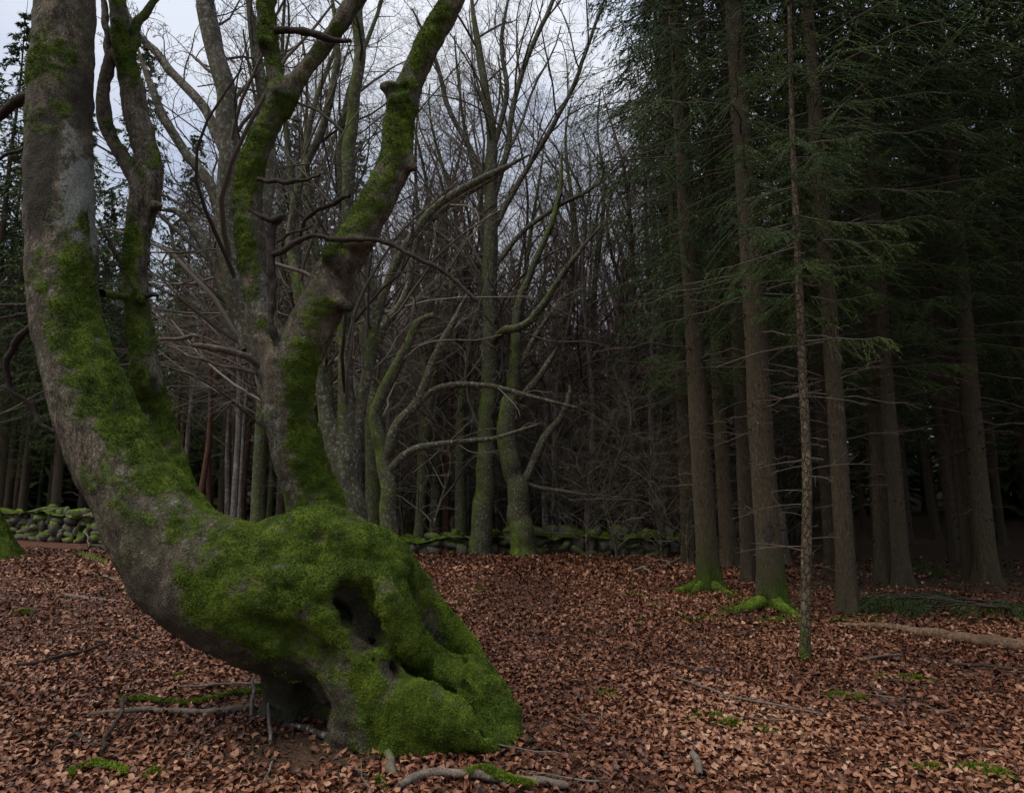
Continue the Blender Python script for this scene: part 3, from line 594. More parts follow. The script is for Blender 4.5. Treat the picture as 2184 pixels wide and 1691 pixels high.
# ---------------------------------------------------------------- spruces
def spruce_branch(g, N, base, azim, L, droop, nt, nn, tw=0.004, nlen=0.034, nwid=0.0035, b=None, wood=None, dens=1.0, rnd=None):
    """N boughs: drooping axis, side twigs in a fan, needles along the twigs"""
    K = 8; t = np.linspace(0, 1, K)
    d = np.stack([np.cos(azim), np.sin(azim), np.zeros(N)], -1)
    z = -droop[:, None] * (t * 1.0 - 0.45 * t ** 2.4) * L[:, None] + L[:, None] * 0.06 * np.sin(t * 3)
    P = base[:, None] + d[:, None] * (t[None] * L[:, None])[..., None]; P[..., 2] += z
    P += g.normal(0, 0.02, P.shape) * t[None, :, None] * L[:, None, None]
    R = (0.006 + 0.006 * L)[:, None] * np.linspace(1, 0.25, K); wood.tube(P, R, 4)
    # side twigs
    M_ = N * nt; idx = np.repeat(np.arange(N), nt); tt = g.uniform(0.18, 1.0, M_) ** 0.85
    s = tt * (K - 1); i = np.minimum(s.astype(int), K - 2); f = (s - i)[:, None]; p0 = P[idx, i] * (1 - f) + P[idx, i + 1] * f
    T = nrm(P[idx, i + 1] - P[idx, i]); side = np.cross(T, (0, 0, 1.0)) * np.where(np.arange(M_) % 2, 1, -1)[:, None]
    tl = L[idx] * (0.10 + 0.26 * np.sin(np.pi * np.clip(tt * 0.85 + 0.12, 0, 1))) * g.uniform(0.6, 1.3, M_)
    dr = nrm(T * g.uniform(0.35, 0.9, (M_, 1)) + side * g.uniform(0.5, 1.0, (M_, 1)) + np.array((0, 0, -1)) * g.uniform(0.05, 0.75, (M_, 1)))
    k3 = np.linspace(0, 1, 4)[None, :, None]
    Q = p0[:, None] + dr[:, None] * tl[:, None, None] * k3; Q[..., 2] -= (tl[:, None] * 0.22) * k3[..., 0] ** 2
    b.tube(Q, np.full((M_, 4), tw) * np.linspace(1, 0.5, 4), 3, 0, (rnd[idx] if rnd is not None else 0.4) * 0.6)
    # needles
    n = M_ * nn; j = np.repeat(np.arange(M_), nn); u = g.uniform(0.02, 1.02, n); s = np.clip(u, 0, 0.999) * 3; i = s.astype(int); f = (s - i)[:, None]
    p = Q[j, i] * (1 - f) + Q[j, i + 1] * f; tv = nrm(Q[j, i + 1] - Q[j, i])
    q = g.normal(size=(n, 3)); q = nrm(q - (q * tv).sum(-1, keepdims=True) * tv); dv = nrm(tv * 0.75 + q * g.uniform(0.4, 0.9, (n, 1)))
    wv = nrm(np.cross(dv, g.normal(size=(n, 3)))) * nwid; ln = nlen * g.uniform(0.7, 1.3, (n, 1))
    V = np.stack([p - wv, p + wv, p + dv * ln], 1).reshape(-1, 3)
    rn = np.clip((rnd[idx][j] if rnd is not None else 0.5) + g.normal(0, 0.18, n), 0, 1)
    b.add(V, np.arange(3 * n).reshape(-1, 3), 0, np.repeat(rn, 3))

def spruce_proto(seed, H=21.0, z0=3.2, rad=2.3, full=9.5, low=1.0, lod=0):
    """shared meshes: trunk (unit radius scaled per tree), dead branches and stubs, boughs wood, crown"""
    g = np.random.default_rng(seed); crown = MB(); wood = MB(); dead = MB(); stubs = MB()
    zs = []; z = z0
    while z < H - 0.4:
        zs.append(z); z += g.uniform(0.26, 0.5) * (1.25 if z < full else 1.0)
    Z = []; A = []
    for z in zs:
        k = g.integers(2, 5) if z < full * 0.6 else g.integers(4, 6)
        a0 = g.uniform(0, 6.28); Z += [z + g.normal(0, 0.06) for _ in range(k)]; A += [a0 + 6.283 * i / k + g.normal(0, 0.25) for i in range(k)]
    Z = np.array(Z); A = np.array(A)
    shape = np.clip((H - Z) / (H - full), 0.05, 1) ** 0.8 * np.clip(0.5 + 0.5 * (Z - z0) / (full - z0), 0.4, 1)
    L = rad * shape * g.uniform(0.6, 1.15, len(Z)); D = g.uniform(0.12, 0.5, len(Z)); base = np.stack([np.zeros_like(Z), np.zeros_like(Z), Z], -1)
    rnd = np.clip(g.normal(0.5, 0.22, len(Z)), 0, 1)
    lo_ = Z < 9.5
    for msk, nt, nn, tw, nl, nw in (((lo_, 32, 23, 0.004, 0.037, 0.0039), (~lo_, 14, 9, 0.008, 0.09, 0.015)) if not lod else ((lo_, 16, 9, 0.006, 0.085, 0.011), (~lo_, 9, 5, 0.012, 0.16, 0.034))):
        if msk.any(): spruce_branch(g, msk.sum(), base[msk], A[msk], L[msk], D[msk], nt, nn, tw, nl, nw, crown, wood, rnd=rnd[msk])
    # dead lower branches: thin, bare, level or drooping
    n = int((46 if not lod else 24) * low); z = g.uniform(1.0, 7.0, n); a = g.uniform(0, 6.28, n); l = g.uniform(0.25, 1.7, n) * np.clip(z / 3.0, 0.3, 1); K = 6
    d = np.stack([np.cos(a), np.sin(a), g.uniform(-0.25, 0.25, n)], -1); t = np.linspace(0, 1, K)
    P = np.stack([0 * z, 0 * z, z], -1)[:, None] + d[:, None] * (0.05 + t[None] * l[:, None])[..., None]; P[..., 2] -= 0.12 * (t ** 2)[None] * l[:, None]
    P[:, 1:] += g.normal(0, 0.02, (n, K - 1, 3)); dead.tube(P, (0.004 + 0.004 * l)[:, None] * np.linspace(1, 0.3, K), 4, 0, g.uniform(0, 1, n))
    c, r = grow(g, P, np.full((n, K), 0.004), 4, 0.25, 1, 0.45, 45, 5, 0.15, -0.03, 0.8); dead.tube(c, r * 0.8, 3)
    # stubs in whorls
    zz = np.repeat(np.arange(0.6, 8.5, 0.42) + g.normal(0, 0.06, 19), 4); n = len(zz); a = g.uniform(0, 6.28, n); dd = np.stack([np.cos(a), np.sin(a), g.uniform(0, .25, n)], -1)
    Rz = np.interp(zz, TR_Z, TR_R) * 0.22
    P = np.stack([0 * zz, 0 * zz, zz + g.normal(0, 0.03, n)], -1)[:, None] + dd[:, None] * (Rz[:, None] * 0.9 + np.array([0, 0.035, 0.075])[None] * g.uniform(0.5, 1.5, (n, 1)))[..., None]
    stubs.tube(P, np.array([0.030, 0.018, 0.006])[None] * g.uniform(0.5, 1.15, (n, 1)), 5)
    return dict(crown=crown.mesh('crown'), wood=wood.mesh('boughs'), dead=dead.mesh('dead_branches'), stubs=stubs.mesh('branch_stubs'), H=H)
TR_Z = [0, 0.12, 0.3, 0.6, 1.2, 3, 6, 10, 15, 21]; TR_R = [1.36, 1.2, 1.12, 1.05, 1.0, 0.93, 0.82, 0.64, 0.38, 0.04]
def spruce_trunk(seed, H=21.0, moss=0.0):
    """trunk of unit radius 1 (scaled in x and y), flared and slightly fluted at the foot"""
    g = np.random.default_rng(seed); z = np.concatenate([np.linspace(-0.1, 1, 12), np.linspace(1.3, 9, 26), np.linspace(10, H, 12)]); S = 20
    a = np.arange(S) * 2 * math.pi / S; r = np.interp(z, TR_Z, TR_R)
    fl = np.exp(-np.clip(z, 0, 9) / 0.28)[:, None] * (0.30 * np.cos(5 * a + g.uniform(0, 6)) + 0.16 * np.cos(3 * a + g.uniform(0, 6)))[None]
    R = r[:, None] * (1 + fl); P = np.stack([R * np.cos(a), R * np.sin(a), np.repeat(z[:, None], S, 1)], -1)
    P[..., :2] += (np.stack([vnoise(np.stack([z * 0, z * 0, z], -1), 0.35, seed + s) for s in (1, 2)], -1) * 0.22)[:, None] * np.clip(z / 3, 0, 1)[:, None, None]
    P[..., :2] *= 1 + 0.05 * fbm(np.stack([P[..., 0] * 2, P[..., 1] * 2, P[..., 2] * 3], -1), 1.2, 3, seed)[..., None]
    i = (np.arange(len(z) - 1)[:, None] * S); j = np.arange(S)[None]
    F = np.stack([i + j, i + (j + 1) % S, i + S + (j + 1) % S, i + S + j], -1).reshape(-1, 4)
    b = MB(); b.add(P.reshape(-1, 3), F, (np.exp(-np.clip(P[..., 2], 0, 9) / 0.28) * 1.25 * moss * (0.75 + 0.5 * np.cos(a + 2.2))[None]).ravel()); return b.mesh('trunk')
SP = [spruce_proto(101 + k, H=20 + k * 0.7, z0=(3.7, 4.3, 3.3, 4.6)[k], rad=(2.4, 2.7, 2.1, 2.5)[k]) for k in range(4)]
SP += [spruce_proto(131 + k, H=20 + k * 0.7, z0=(3.4, 4.0, 3.0, 4.4)[k], rad=(2.4, 2.6, 2.2, 2.4)[k], lod=1) for k in range(4)]
TRK = [spruce_trunk(201 + k) for k in range(4)]; TRK_MOSS = spruce_trunk(206, moss=1.0)
def spruce(x, y, r, k, rot=0.0, lean=(0.0, 0.0), scale=1.0, trunk=None, label=None, group=None, dead=True, stubs=True, mat='needle', name='spruce_tree', hz=1.0):
    o = root(name, (x, y, float(gz(x, y))), (0, 0, 0), 1.0)
    M4 = Matrix.Rotation(lean[0], 4, 'Y') @ Matrix.Rotation(lean[1], 4, 'X'); o.rotation_euler = (M4 @ Matrix.Rotation(rot, 4, 'Z')).to_euler()
    o.scale = (scale, scale, scale * hz)
    p = SP[k]; t = ob('trunk', trunk or TRK[k % 4], M['spruce_bark'], o); t.scale = (r / scale, r / scale, 1)
    tag(ob('boughs', p['wood'], M['twig'], o), kind='stuff'); c = ob('crown', p['crown'], M[mat], o); tag(c, kind='stuff')
    if dead: tag(ob('dead_branches', p['dead'], M['twig_dead'], o), kind='stuff')
    if stubs:
        s = ob('branch_stubs', p['stubs'], M['deadwood'], o); q = r / 0.22; s.scale = (q / scale, q / scale, 1); tag(s, kind='stuff')
    tag(o, label, 'tree', group); return o
def lean_of(px0, py0, px1, py1, d):
    a, b = W(px0, py0, d), W(px1, py1, d); return math.atan2(b[0] - a[0], b[2] - a[2])
FRONT = [  # base pixel, top pixel, radius px, proto, label
    ((1514, 1262), (1437, 0), 25.5, 0, 'tall brown spruce with green mossy foot beside the leaf-covered clearing', True),
    ((1650, 1300), (1562, 0), 31, 1, 'thickest bare spruce trunk with a dark scar and spreading mossy roots', True),
    ((1598, 1240), (1548, 150), 18, 2, 'slim spruce trunk standing just behind the thickest mossy-rooted spruce', False),
    ((1811, 1308), (1722, 0), 23, 3, 'spruce trunk rising behind one end of the pale fallen log', False),
    ((1885, 1245), (1862, 700), 21, 2, 'dark spruce trunk close against a twin trunk past the log', False),
    ((1925, 1252), (1880, 650), 21, 0, 'dark spruce trunk leaning beside its close twin past the log', False),
    ((2108, 1245), (2012, 200), 27, 1, 'stout greenish spruce trunk behind the dark fallen boughs', False),
    ((2072, 1238), (2035, 900), 17, 3, 'slimmer spruce trunk close beside the stout greenish one', False)]
taken = []
for (b0, t0, r, k, lab, mossy) in FRONT:
    p = G(*b0); d = p[1]
    o = spruce(p[0], d, mr_(b0[0], d, r) * 0.90, k, rot=k * 1.3 + 0.4, lean=(lean_of(*b0, *t0, d), 0), trunk=TRK_MOSS if mossy else None, label=lab); taken.append((p[0], d))
    if mossy:   # spreading surface roots under moss
        g = np.random.default_rng(int(b0[0])); R0 = r * d / F_PX
        for a in ((2.8, 3.6, 4.9) if b0[0] < 1600 else (2.8, 3.3, 4.6)):
            a -= k * 1.3 + 0.4; n = 9; t = np.linspace(0, 1, n); l = g.uniform(0.45, 1.0) * g.uniform(0.9, 1.3)
            P = np.stack([np.cos(a + 0.25 * np.sin(3 * t)) * (R0 * 0.7 + t * l), np.sin(a + 0.25 * np.sin(3 * t)) * (R0 * 0.7 + t * l), 0.12 * (1 - t) ** 2.2 - 0.03 * t], -1)
            rr_ = (0.075 * (1 - t) ** 1.5 + 0.022)
            q = MB(); q.tube(P, rr_, 8, 1.0); ro = q.build('root', M['mossy'], o); ro.rotation_euler = (0, 0, 0)
            smp = np.repeat(P, 170, 0) ; an = g.uniform(0, 3.14, len(smp)); nn_ = np.stack([np.cos(an) * -math.sin(a), np.cos(an) * math.cos(a), np.sin(an)], -1)
            smp = smp + nn_ * np.repeat(rr_, 170)[:, None] + g.normal(0, 0.06, smp.shape) * np.array((1, 1, 0.1))
            v_, f_ = tufts(smp, nn_, 1, 0.018, 0.006, g); q = MB(); q.add(v_, f_, 1, np.repeat(g.uniform(0.0, .5, len(smp)), 3)); tag(q.build('moss', M['moss'], ro, False), kind='stuff')
    if b0[0] == 1650:   # the dark healed scar in its bark
        c = W(1624, 1135, d); Rs = mr_(1650, d, r) * 0.9 * 1.0; an = np.linspace(-0.42, 0.42, 7); zz = np.linspace(-0.17, 0.15, 9); az = math.atan2(-c[1], -c[0])
        wd = np.sqrt(np.clip(1 - (zz / 0.17) ** 2, 0, 1))[:, None]; A_ = az + an[None] * wd; ctr = np.array((p[0] + (c[2] - p[2]) * math.tan(lean_of(*b0, *t0, d)), d)); rr2 = Rs * 1.05 + 0.006 * np.cos(an / 0.42 * 1.57)[None] * wd
        V = np.stack([ctr[0] + rr2 * np.cos(A_), ctr[1] + rr2 * np.sin(A_), c[2] + np.repeat(zz[:, None], 7, 1)], -1).reshape(-1, 3); i = np.arange(8)[:, None] * 7; j = np.arange(6)[None]
        Mi = np.array(o.matrix_basis.inverted()); V = V @ Mi[:3, :3].T + Mi[:3, 3]
        q = MB(); q.add(V, np.stack([i + j, i + j + 1, i + 7 + j + 1, i + 7 + j], -1).reshape(-1, 4)); q.build('bark_scar', M['deadwood'], o)
# slim young spruce in front
def young_spruce():
    p = G(1716, 1408); d = p[1]; o = root('young_spruce_tree', p); tag(o, 'slim young spruce with a thin pole trunk standing in front of the plantation', 'tree')
    pts = [(1716, 1420, d, 12.5), (1719, 1250, d, 11.5), (1721, 1000, d, 10.5), (1712, 800, d, 9.5), (1704, 600, d, 8.5), (1695, 400, d, 7), (1689, 250, d, 6), (1684, 0, d, 5), (1683, -250, d, 3), (1683, -420, d, 1)]
    P, R = trace(pts, 70); P = rel(P, o); R *= 1 + 0.08 * (np.arange(70) % 5 == 0); q = MB(); q.tube(P, R, 14, np.exp(-np.arange(70) / 2.2)[None] * 0.9); q.build('trunk', M['spruce_bark'], o)
    g = np.random.default_rng(44); crown, wood = MB(), MB(); zz = np.sort(g.uniform(3.0, 7.2, 64)); base = np.stack([np.interp(zz, P[:, 2], P[:, 0]), np.interp(zz, P[:, 2], P[:, 1]), zz], -1)
    L = np.clip(1.2 - np.abs(zz - 4.1) * 0.28, 0.25, 2) * g.uniform(0.3, 1.0, 64) ** 1.5; spruce_branch(g, 64, base, g.uniform(0, 6.28, 64), L, g.uniform(0.2, 0.75, 64), 30, 30, 0.003, 0.03, 0.0028, crown, wood, rnd=np.clip(g.normal(0.55, 0.2, 64), 0, 1))
    tag(wood.build('boughs', M['twig'], o), kind='stuff'); tag(crown.build('crown', M['needle_y'], o), kind='stuff')
    n = 30; zz = g.uniform(0.7, 2.7, n); a = g.uniform(0, 6.28, n); l = g.uniform(0.1, 0.75, n); t = np.linspace(0, 1, 6)
    bs = np.stack([np.interp(zz, P[:, 2], P[:, 0]), np.interp(zz, P[:, 2], P[:, 1]), zz], -1)
    Q = bs[:, None] + np.stack([np.cos(a), np.sin(a), g.uniform(-.1, .35, n)], -1)[:, None] * (l[:, None] * t)[..., None]; Q[..., 2] -= 0.15 * l[:, None] * t ** 2
    q = MB(); q.tube(Q, (0.004 + 0.003 * l)[:, None] * np.linspace(1, .4, 6), 4); c, r = grow(g, Q, np.full((n, 6), .004), 3, .3, 1, .4, 45, 4, .12, 0, .8); q.tube(c, r, 3); tag(q.build('dead_branches', M['twig_dead'], o), kind='stuff')
young_spruce()

def scatter(n, test, dmin, seed, box):
    g = np.random.default_rng(seed); out = []
    for _ in range(n * 60):
        x, y = g.uniform(box[0], box[1]), g.uniform(box[2], box[3])
        if test(x, y) and all((x - a) ** 2 + (y - b) ** 2 > dmin * dmin for a, b in out + taken): out.append((x, y))
        if len(out) >= n: break
    return out
g0 = np.random.default_rng(77)
# plantation on the right, rows going back into the dark
for i, (x, y) in enumerate(scatter(84, lambda x, y: x > 0.30 * y + 0.9 and x < 0.9 * y + 5 and y > 11.0, 1.9, 1, (3, 34, 11, 42))):
    spruce(x, y, g0.uniform(0.11, 0.185), i % 4 + (4 if y > 15 else 0), g0.uniform(0, 6.28), (g0.normal(-0.015, 0.012), g0.normal(0, 0.012)), g0.uniform(0.9, 1.1), label='tall bare-trunked spruce in the dark plantation past the fallen log', group='spruces of the dark plantation')
# spruces at the plantation edge whose boughs hang over the clearing
for i, (px, d, sc_) in enumerate(((1462, 15.5, 1.0), (1440, 20, 1.0), (1500, 18.5, 1.05), (1545, 14.5, 0.95), (1400, 27, 0.9), (1470, 25, 1.0))):
    x = (px - CXP) / F_PX * d; spruce(x, d, 0.17, (1, 0, 2, 1, 0, 3)[i], 0.7 * i + 0.3, (-0.01, 0), sc_, label='leafy green spruce at the plantation edge beyond the mossy-footed trunks', group='edge spruces of the plantation')
    taken.append((x, d))
# unseen spruces beside the camera, added to shade the right foreground
for i, (x, y) in enumerate(((7.4, 5.2), (9.2, 7.8), (9.8, 3.0))):
    spruce(x, y, 0.2, i % 4 + 4, i * 0.9, (0, 0), 1.0, label='tall unseen spruce added beside the clearing to shade the foreground', group='unseen spruces added for shade')
# spruce wood behind the stone wall on the left
for i, (x, y) in enumerate(scatter(70, lambda x, y: y > wall_y(x) + 1.2 and x < -0.30 * y + 1.5 and x > -1.05 * y, 1.9, 5, (-46, -3, 23, 48))):
    spruce(x, y, g0.uniform(0.10, 0.19), i % 4 + 4, g0.uniform(0, 6.28), (g0.normal(0, 0.012), 0), g0.uniform(0.62, 0.9), label='dark spruce in the dense wood behind the stone wall', group='spruces behind the stone wall')
for i, (x, y) in enumerate(scatter(40, lambda x, y: y > 30 and -0.30 * y + 1.5 < x < 0.3 * y + 1.0, 2.4, 9, (-16, 16, 30, 50))):
    spruce(x, y, g0.uniform(0.10, 0.17), i % 4 + 4, g0.uniform(0, 6.28), (0, 0), g0.uniform(0.55, 0.78) * (0.85 if x > 3 else 1), dead=False, stubs=False, label='distant small spruce among the bare birches beyond the wall', group='distant spruces')
for i, (px, d) in enumerate(((8, 25), (-45, 24.5), (62, 27), (245, 28), (120, 30), (30, 29))):
    spruce((px - CXP) / F_PX * d, d, 0.16, i % 4 + 4, i * 1.1, (0, 0), 1.0, label='tall dark spruce rising high behind the stone wall near the mossy foot', group='tall spruces behind the stone wall')
# the wood goes on as one dark mass behind
def far_wood():
    g = np.random.default_rng(88); b = MB(); n = 480; ang = g.uniform(-0.95, 0.95, n); d = g.uniform(44, 78, n); X, Y = d * np.sin(ang), d * np.cos(ang); H = g.uniform(9, 15, n) * np.where(np.abs(ang + 0.02) < 0.33, 0.85, 1.25)
    P = np.stack([np.stack([X, Y, gz(X, Y) - .1], -1), np.stack([X, Y, H + gz(X, Y)], -1)], 1); b.tube(P, np.stack([0 * X + .16, 0 * X + .02], -1), 5, 0, .2)
    m = 90; k = np.repeat(np.arange(n), m); t = g.uniform(0.02, 1, n * m); a = g.uniform(0, 6.28, n * m); L = (1 - t) ** 0.8 * 2.4 * g.uniform(.5, 1.1, n * m) + .15; z = H[k] * t + gz(X, Y)[k]
    c = np.stack([X[k], Y[k], z], -1); dv = np.stack([np.cos(a), np.sin(a), g.uniform(-.5, 0, n * m)], -1); s = np.stack([-np.sin(a), np.cos(a), g.normal(0, .3, n * m)], -1) * 0.3
    V = np.stack([c, c + dv * (L * .6)[:, None] + s, c + dv * L[:, None] + np.array((0, 0, -.15)), c + dv * (L * .6)[:, None] - s], 1).reshape(-1, 3); b.add(V, np.arange(4 * n * m).reshape(-1, 4), 0, np.repeat(np.clip(g.normal(.4, .2, n * m), 0, 1), 4))
    tag(b.build('far_wood', M['needle'], None, False), 'dark spruce wood closing the view far behind', 'wood', kind='stuff')
far_wood()

# ---------------------------------------------------------------- bare beeches and birches
def bare_crown(g, P, R, spec, b, moss0=0.25, keep=None):
    """spec: per level (n, t0, t1, length ratio, angle, K, wiggle, tropism, radius ratio, sides)"""
    lv = [(P, R)]
    for li, (n, t0, t1, lr, an, K, wg, tr, rr_, S) in enumerate(spec):
        p, r = lv[-1]; c, q = grow(g, p, r, n, t0, t1, lr, an, K, wg, tr, rr_, 0.3 if li else 0.35, flat=0.3); b.tube(c, np.maximum(q, 0.0022), S, max(moss0 - 0.1 * li, 0), g.uniform(0, 1, len(c))); lv.append((c, q))
    return lv
def traced_tree(name, label, base_px, stems, mat, spec, seed, moss=0.4, group=None, S=12, cmat=None, base=None):
    """stems: pixel polylines; each one its own part, with a shared bare crown of twigs"""
    g = np.random.default_rng(seed); bp = base if base is not None else G(*base_px); o = root(name, bp); tag(o, label, 'tree', group); crown = MB()
    for si, pts in enumerate(stems):
        if spec and (si or len(pts) > 9): pts = pts[:-1] + [(*pts[-1][:3], min(pts[-1][3], 2.2))]
        mo = moss if not isinstance(moss, (list, tuple)) else moss[si]
        P, R = trace([p[:4] for p in pts], 6 * (len(pts) - 1) + 1); P = P + np.stack([vnoise(P, 3, 11 + k + seed) for k in range(3)], -1) * (R * 0.3)[:, None]; R = R * (1 + 0.07 * vnoise(P, 4, seed))
        q = MB(); Pl = rel(P, o); mf = np.clip(mo * (0.75 + 0.7 * vnoise(P, 2.0, seed + 3)), 0, 1)
        q.tube(Pl, R, S, lambda V, mo=mo: np.clip(mo * (0.85 + 0.55 * fbm(V, 1.3, 3, seed) - 0.55 * nrm(V - Pl[np.argmin(((V[:, None] - Pl[None, ::2]) ** 2).sum(-1), 1) * 2])[:, 0]), 0, 1)); q.build('trunk' if si == 0 else 'limb', M[mat], o)
        if spec: bare_crown(g, Pl[None], R[None], spec if si == 0 else [(max(2, int(spec[0][0] * 0.6)), *spec[0][1:])] + spec[1:], crown)
    if crown.n: tag(crown.build('crown', M[cmat or 'twig'], o), kind='stuff')
    return o
FINE = [(20, 0.3, 1.0, 0.33, 38, 9, 0.17, 0.08, 0.32, 5), (7, 0.15, 1, 0.5, 45, 7, 0.18, 0.06, 0.5, 4), (6, 0.15, 1, 0.48, 42, 6, 0.2, 0.04, 0.5, 3), (4, 0.15, 1, 0.5, 40, 4, 0.2, 0.03, 0.6, 3)]
MID = [(18, 0.25, 1.0, 0.36, 38, 9, 0.16, 0.08, 0.42, 5), (6, 0.2, 1, 0.5, 45, 7, 0.2, 0.05, 0.5, 4), (6, 0.15, 1, 0.5, 42, 5, 0.2, 0.03, 0.55, 3), (3, 0.15, 1, 0.5, 40, 4, 0.2, 0.03, 0.6, 3)]
# the grey many-stemmed beech right behind the crooked one
D4 = 6.6
traced_tree('grey_beech_tree', 'grey smooth-barked beech with pale speckles behind the crooked mossy tree', None, [
    [(650, 1400, D4, 36), (648, 1150, D4, 30), (638, 1000, D4, 26), (606, 880, D4, 24), (566, 790, D4, 24), (532, 690, D4, 24), (500, 590, D4, 26), (484, 470, D4, 26), (490, 330, D4, 26), (480, 210, D4, 25), (455, 100, D4, 24), (440, 0, D4, 23), (430, -200, D4, 19), (440, -420, D4, 12)],
    [(535, 745, D4, 20), (495, 640, D4, 17), (450, 545, D4, 15), (415, 490, D4, 12), (378, 452, D4, 9), (340, 448, D4, 5)],
    [(475, 320, D4, 12), (440, 240, 6.7, 12), (380, 170, 6.9, 11), (330, 110, 7, 10), (285, 60, 7, 8), (250, -30, 7, 6)],
    [(480, 500, D4, 13), (450, 400, D4, 13), (400, 330, D4, 12), (350, 250, D4, 11), (320, 180, D4, 9), (290, 90, D4, 7)],
    [(520, 640, D4, 18), (560, 480, 6.8, 18), (575, 330, 7, 17), (560, 200, 7, 15), (545, 90, 7, 13), (520, -60, 7, 10)]],
    'beech_grey', FINE[:1] + [(5, *FINE[1][1:]), (4, *FINE[2][1:]), (2, *FINE[3][1:])], 31, moss=[0.22, 0.2, 0.15, 0.2, 0.3], base=np.array((W(650, 1400, D4)[0], D4, 0.0)))
def dead_limb(parent, pts, mat, twigs=0, seed=3, name='dead_branch', S=7):
    P, R = trace(pts, 6 * (len(pts) - 1) + 1); P = P + np.stack([vnoise(P, 7, 1 + k) for k in range(3)], -1) * 0.02; q = MB(); g = np.random.default_rng(seed); Pl = rel(P, parent); q.tube(Pl, R, S, 0.1)
    if twigs:
        c, r = grow(g, Pl[None], R[None], twigs, 0.2, 1, 0.35, 45, 7, 0.18, 0.03, 0.5); q.tube(c, r, 4); c2, r2 = grow(g, c, r, 4, 0.2, 1, 0.5, 42, 5, 0.2, 0.02, 0.6); q.tube(c2, r2, 3)
    return q.build(name, M[mat], parent)
gb = bpy.data.objects['grey_beech_tree']
dead_limb(gb, [(555, 790, 6.55, 8), (530, 765, 6.4, 8), (475, 745, 6.2, 8), (415, 735, 6.1, 7), (412, 715, 6.1, 6), (370, 724, 6.05, 4.5), (333, 722, 6.0, 3)], 'palewood', 3)
dead_limb(gb, [(550, 800, 6.55, 4), (480, 780, 6.3, 4), (420, 765, 6.2, 3), (360, 740, 6.2, 2)], 'palewood', 3, 9)
# the mossy clump behind the hump
D3 = 8.6
clump = traced_tree('mossy_beech_clump', 'bright mossy beech with several twisting stems behind the hump of the crooked tree', None, [
    [(770, 1320, D3, 42), (755, 1180, D3, 36), (745, 1050, D3, 30), (742, 930, D3, 24), (736, 820, D3, 17), (735, 700, D3, 15), (740, 560, D3, 14), (742, 400, D3, 15), (748, 260, D3, 15), (768, 120, D3, 14), (762, 0, D3, 13), (770, -180, D3, 10)],
    [(745, 1060, D3, 26), (715, 950, D3, 22), (690, 860, D3, 17), (680, 780, D3, 12), (650, 650, 8.8, 11), (620, 520, 9, 10), (640, 380, 9, 10), (690, 260, 9, 9), (720, 120, 9, 8), (700, -60, 9, 7)],
    [(752, 1000, D3, 18), (765, 900, D3, 13), (780, 800, D3, 12), (800, 700, D3, 11), (830, 600, D3, 10), (870, 520, D3, 9), (930, 440, D3, 9), (1030, 380, D3, 8), (1130, 330, D3, 6)],
    [(762, 940, D3, 10), (764, 850, D3, 8), (790, 770, D3, 8), (800, 640, 8.8, 8), (770, 500, 8.8, 7), (800, 380, 9, 7), (860, 250, 9, 6)]],
    'beech_far', MID[:2] + [(4, *MID[2][1:]), (2, *MID[3][1:])], 37, moss=[0.5, 0.5, 0.4, 0.4], base=np.array((W(770, 1320, D3)[0], D3, 0.0)))
# twisted grey-branched beech beside it
D5 = 11.0
traced_tree('twisted_beech_tree', 'dark twisted beech with snaking grey limbs beside the bright mossy clump', None, [
    [(838, 1262, D5, 24), (832, 1150, D5, 20), (825, 1030, D5, 17), (805, 930, D5, 15), (800, 870, D5, 14), (835, 800, D5, 13), (865, 740, D5, 11), (890, 690, D5, 9), (925, 672, D5, 7)],
    [(815, 980, D5, 14), (840, 920, D5, 13), (880, 870, D5, 11), (905, 820, D5, 10), (930, 760, D5, 9), (960, 700, D5, 8), (1000, 620, D5, 7)],
    [(802, 890, D5, 12), (790, 800, D5, 11), (815, 700, D5, 10), (870, 620, D5, 9), (885, 520, D5, 9), (950, 440, D5, 8), (1020, 400, D5, 7), (1110, 340, D5, 5)],
    [(800, 900, D5, 11), (770, 850, D5, 10), (745, 800, D5, 9), (720, 770, D5, 7), (700, 775, D5, 4)],
    [(830, 1000, D5, 10), (880, 960, D5, 8), (960, 945, D5, 6), (1050, 935, D5, 5), (1150, 905, D5, 3)],
    [(870, 880, D5, 8), (930, 830, D5, 7), (1030, 822, D5, 6), (1130, 845, D5, 5), (1230, 870, D5, 3)]],
    'beech_far', [(10, 0.3, 1.0, 0.5, 48, 9, 0.18, 0.04, 0.45, 5), (6, 0.15, 1, 0.5, 45, 7, 0.2, 0.03, 0.5, 4), (4, 0.15, 1, 0.5, 42, 5, 0.2, 0.02, 0.55, 3)], 41, moss=[0.5, 0.25, 0.2, 0.2, 0.2, 0.2], base=np.array((W(838, 1262, D5)[0], D5, 0.0)))
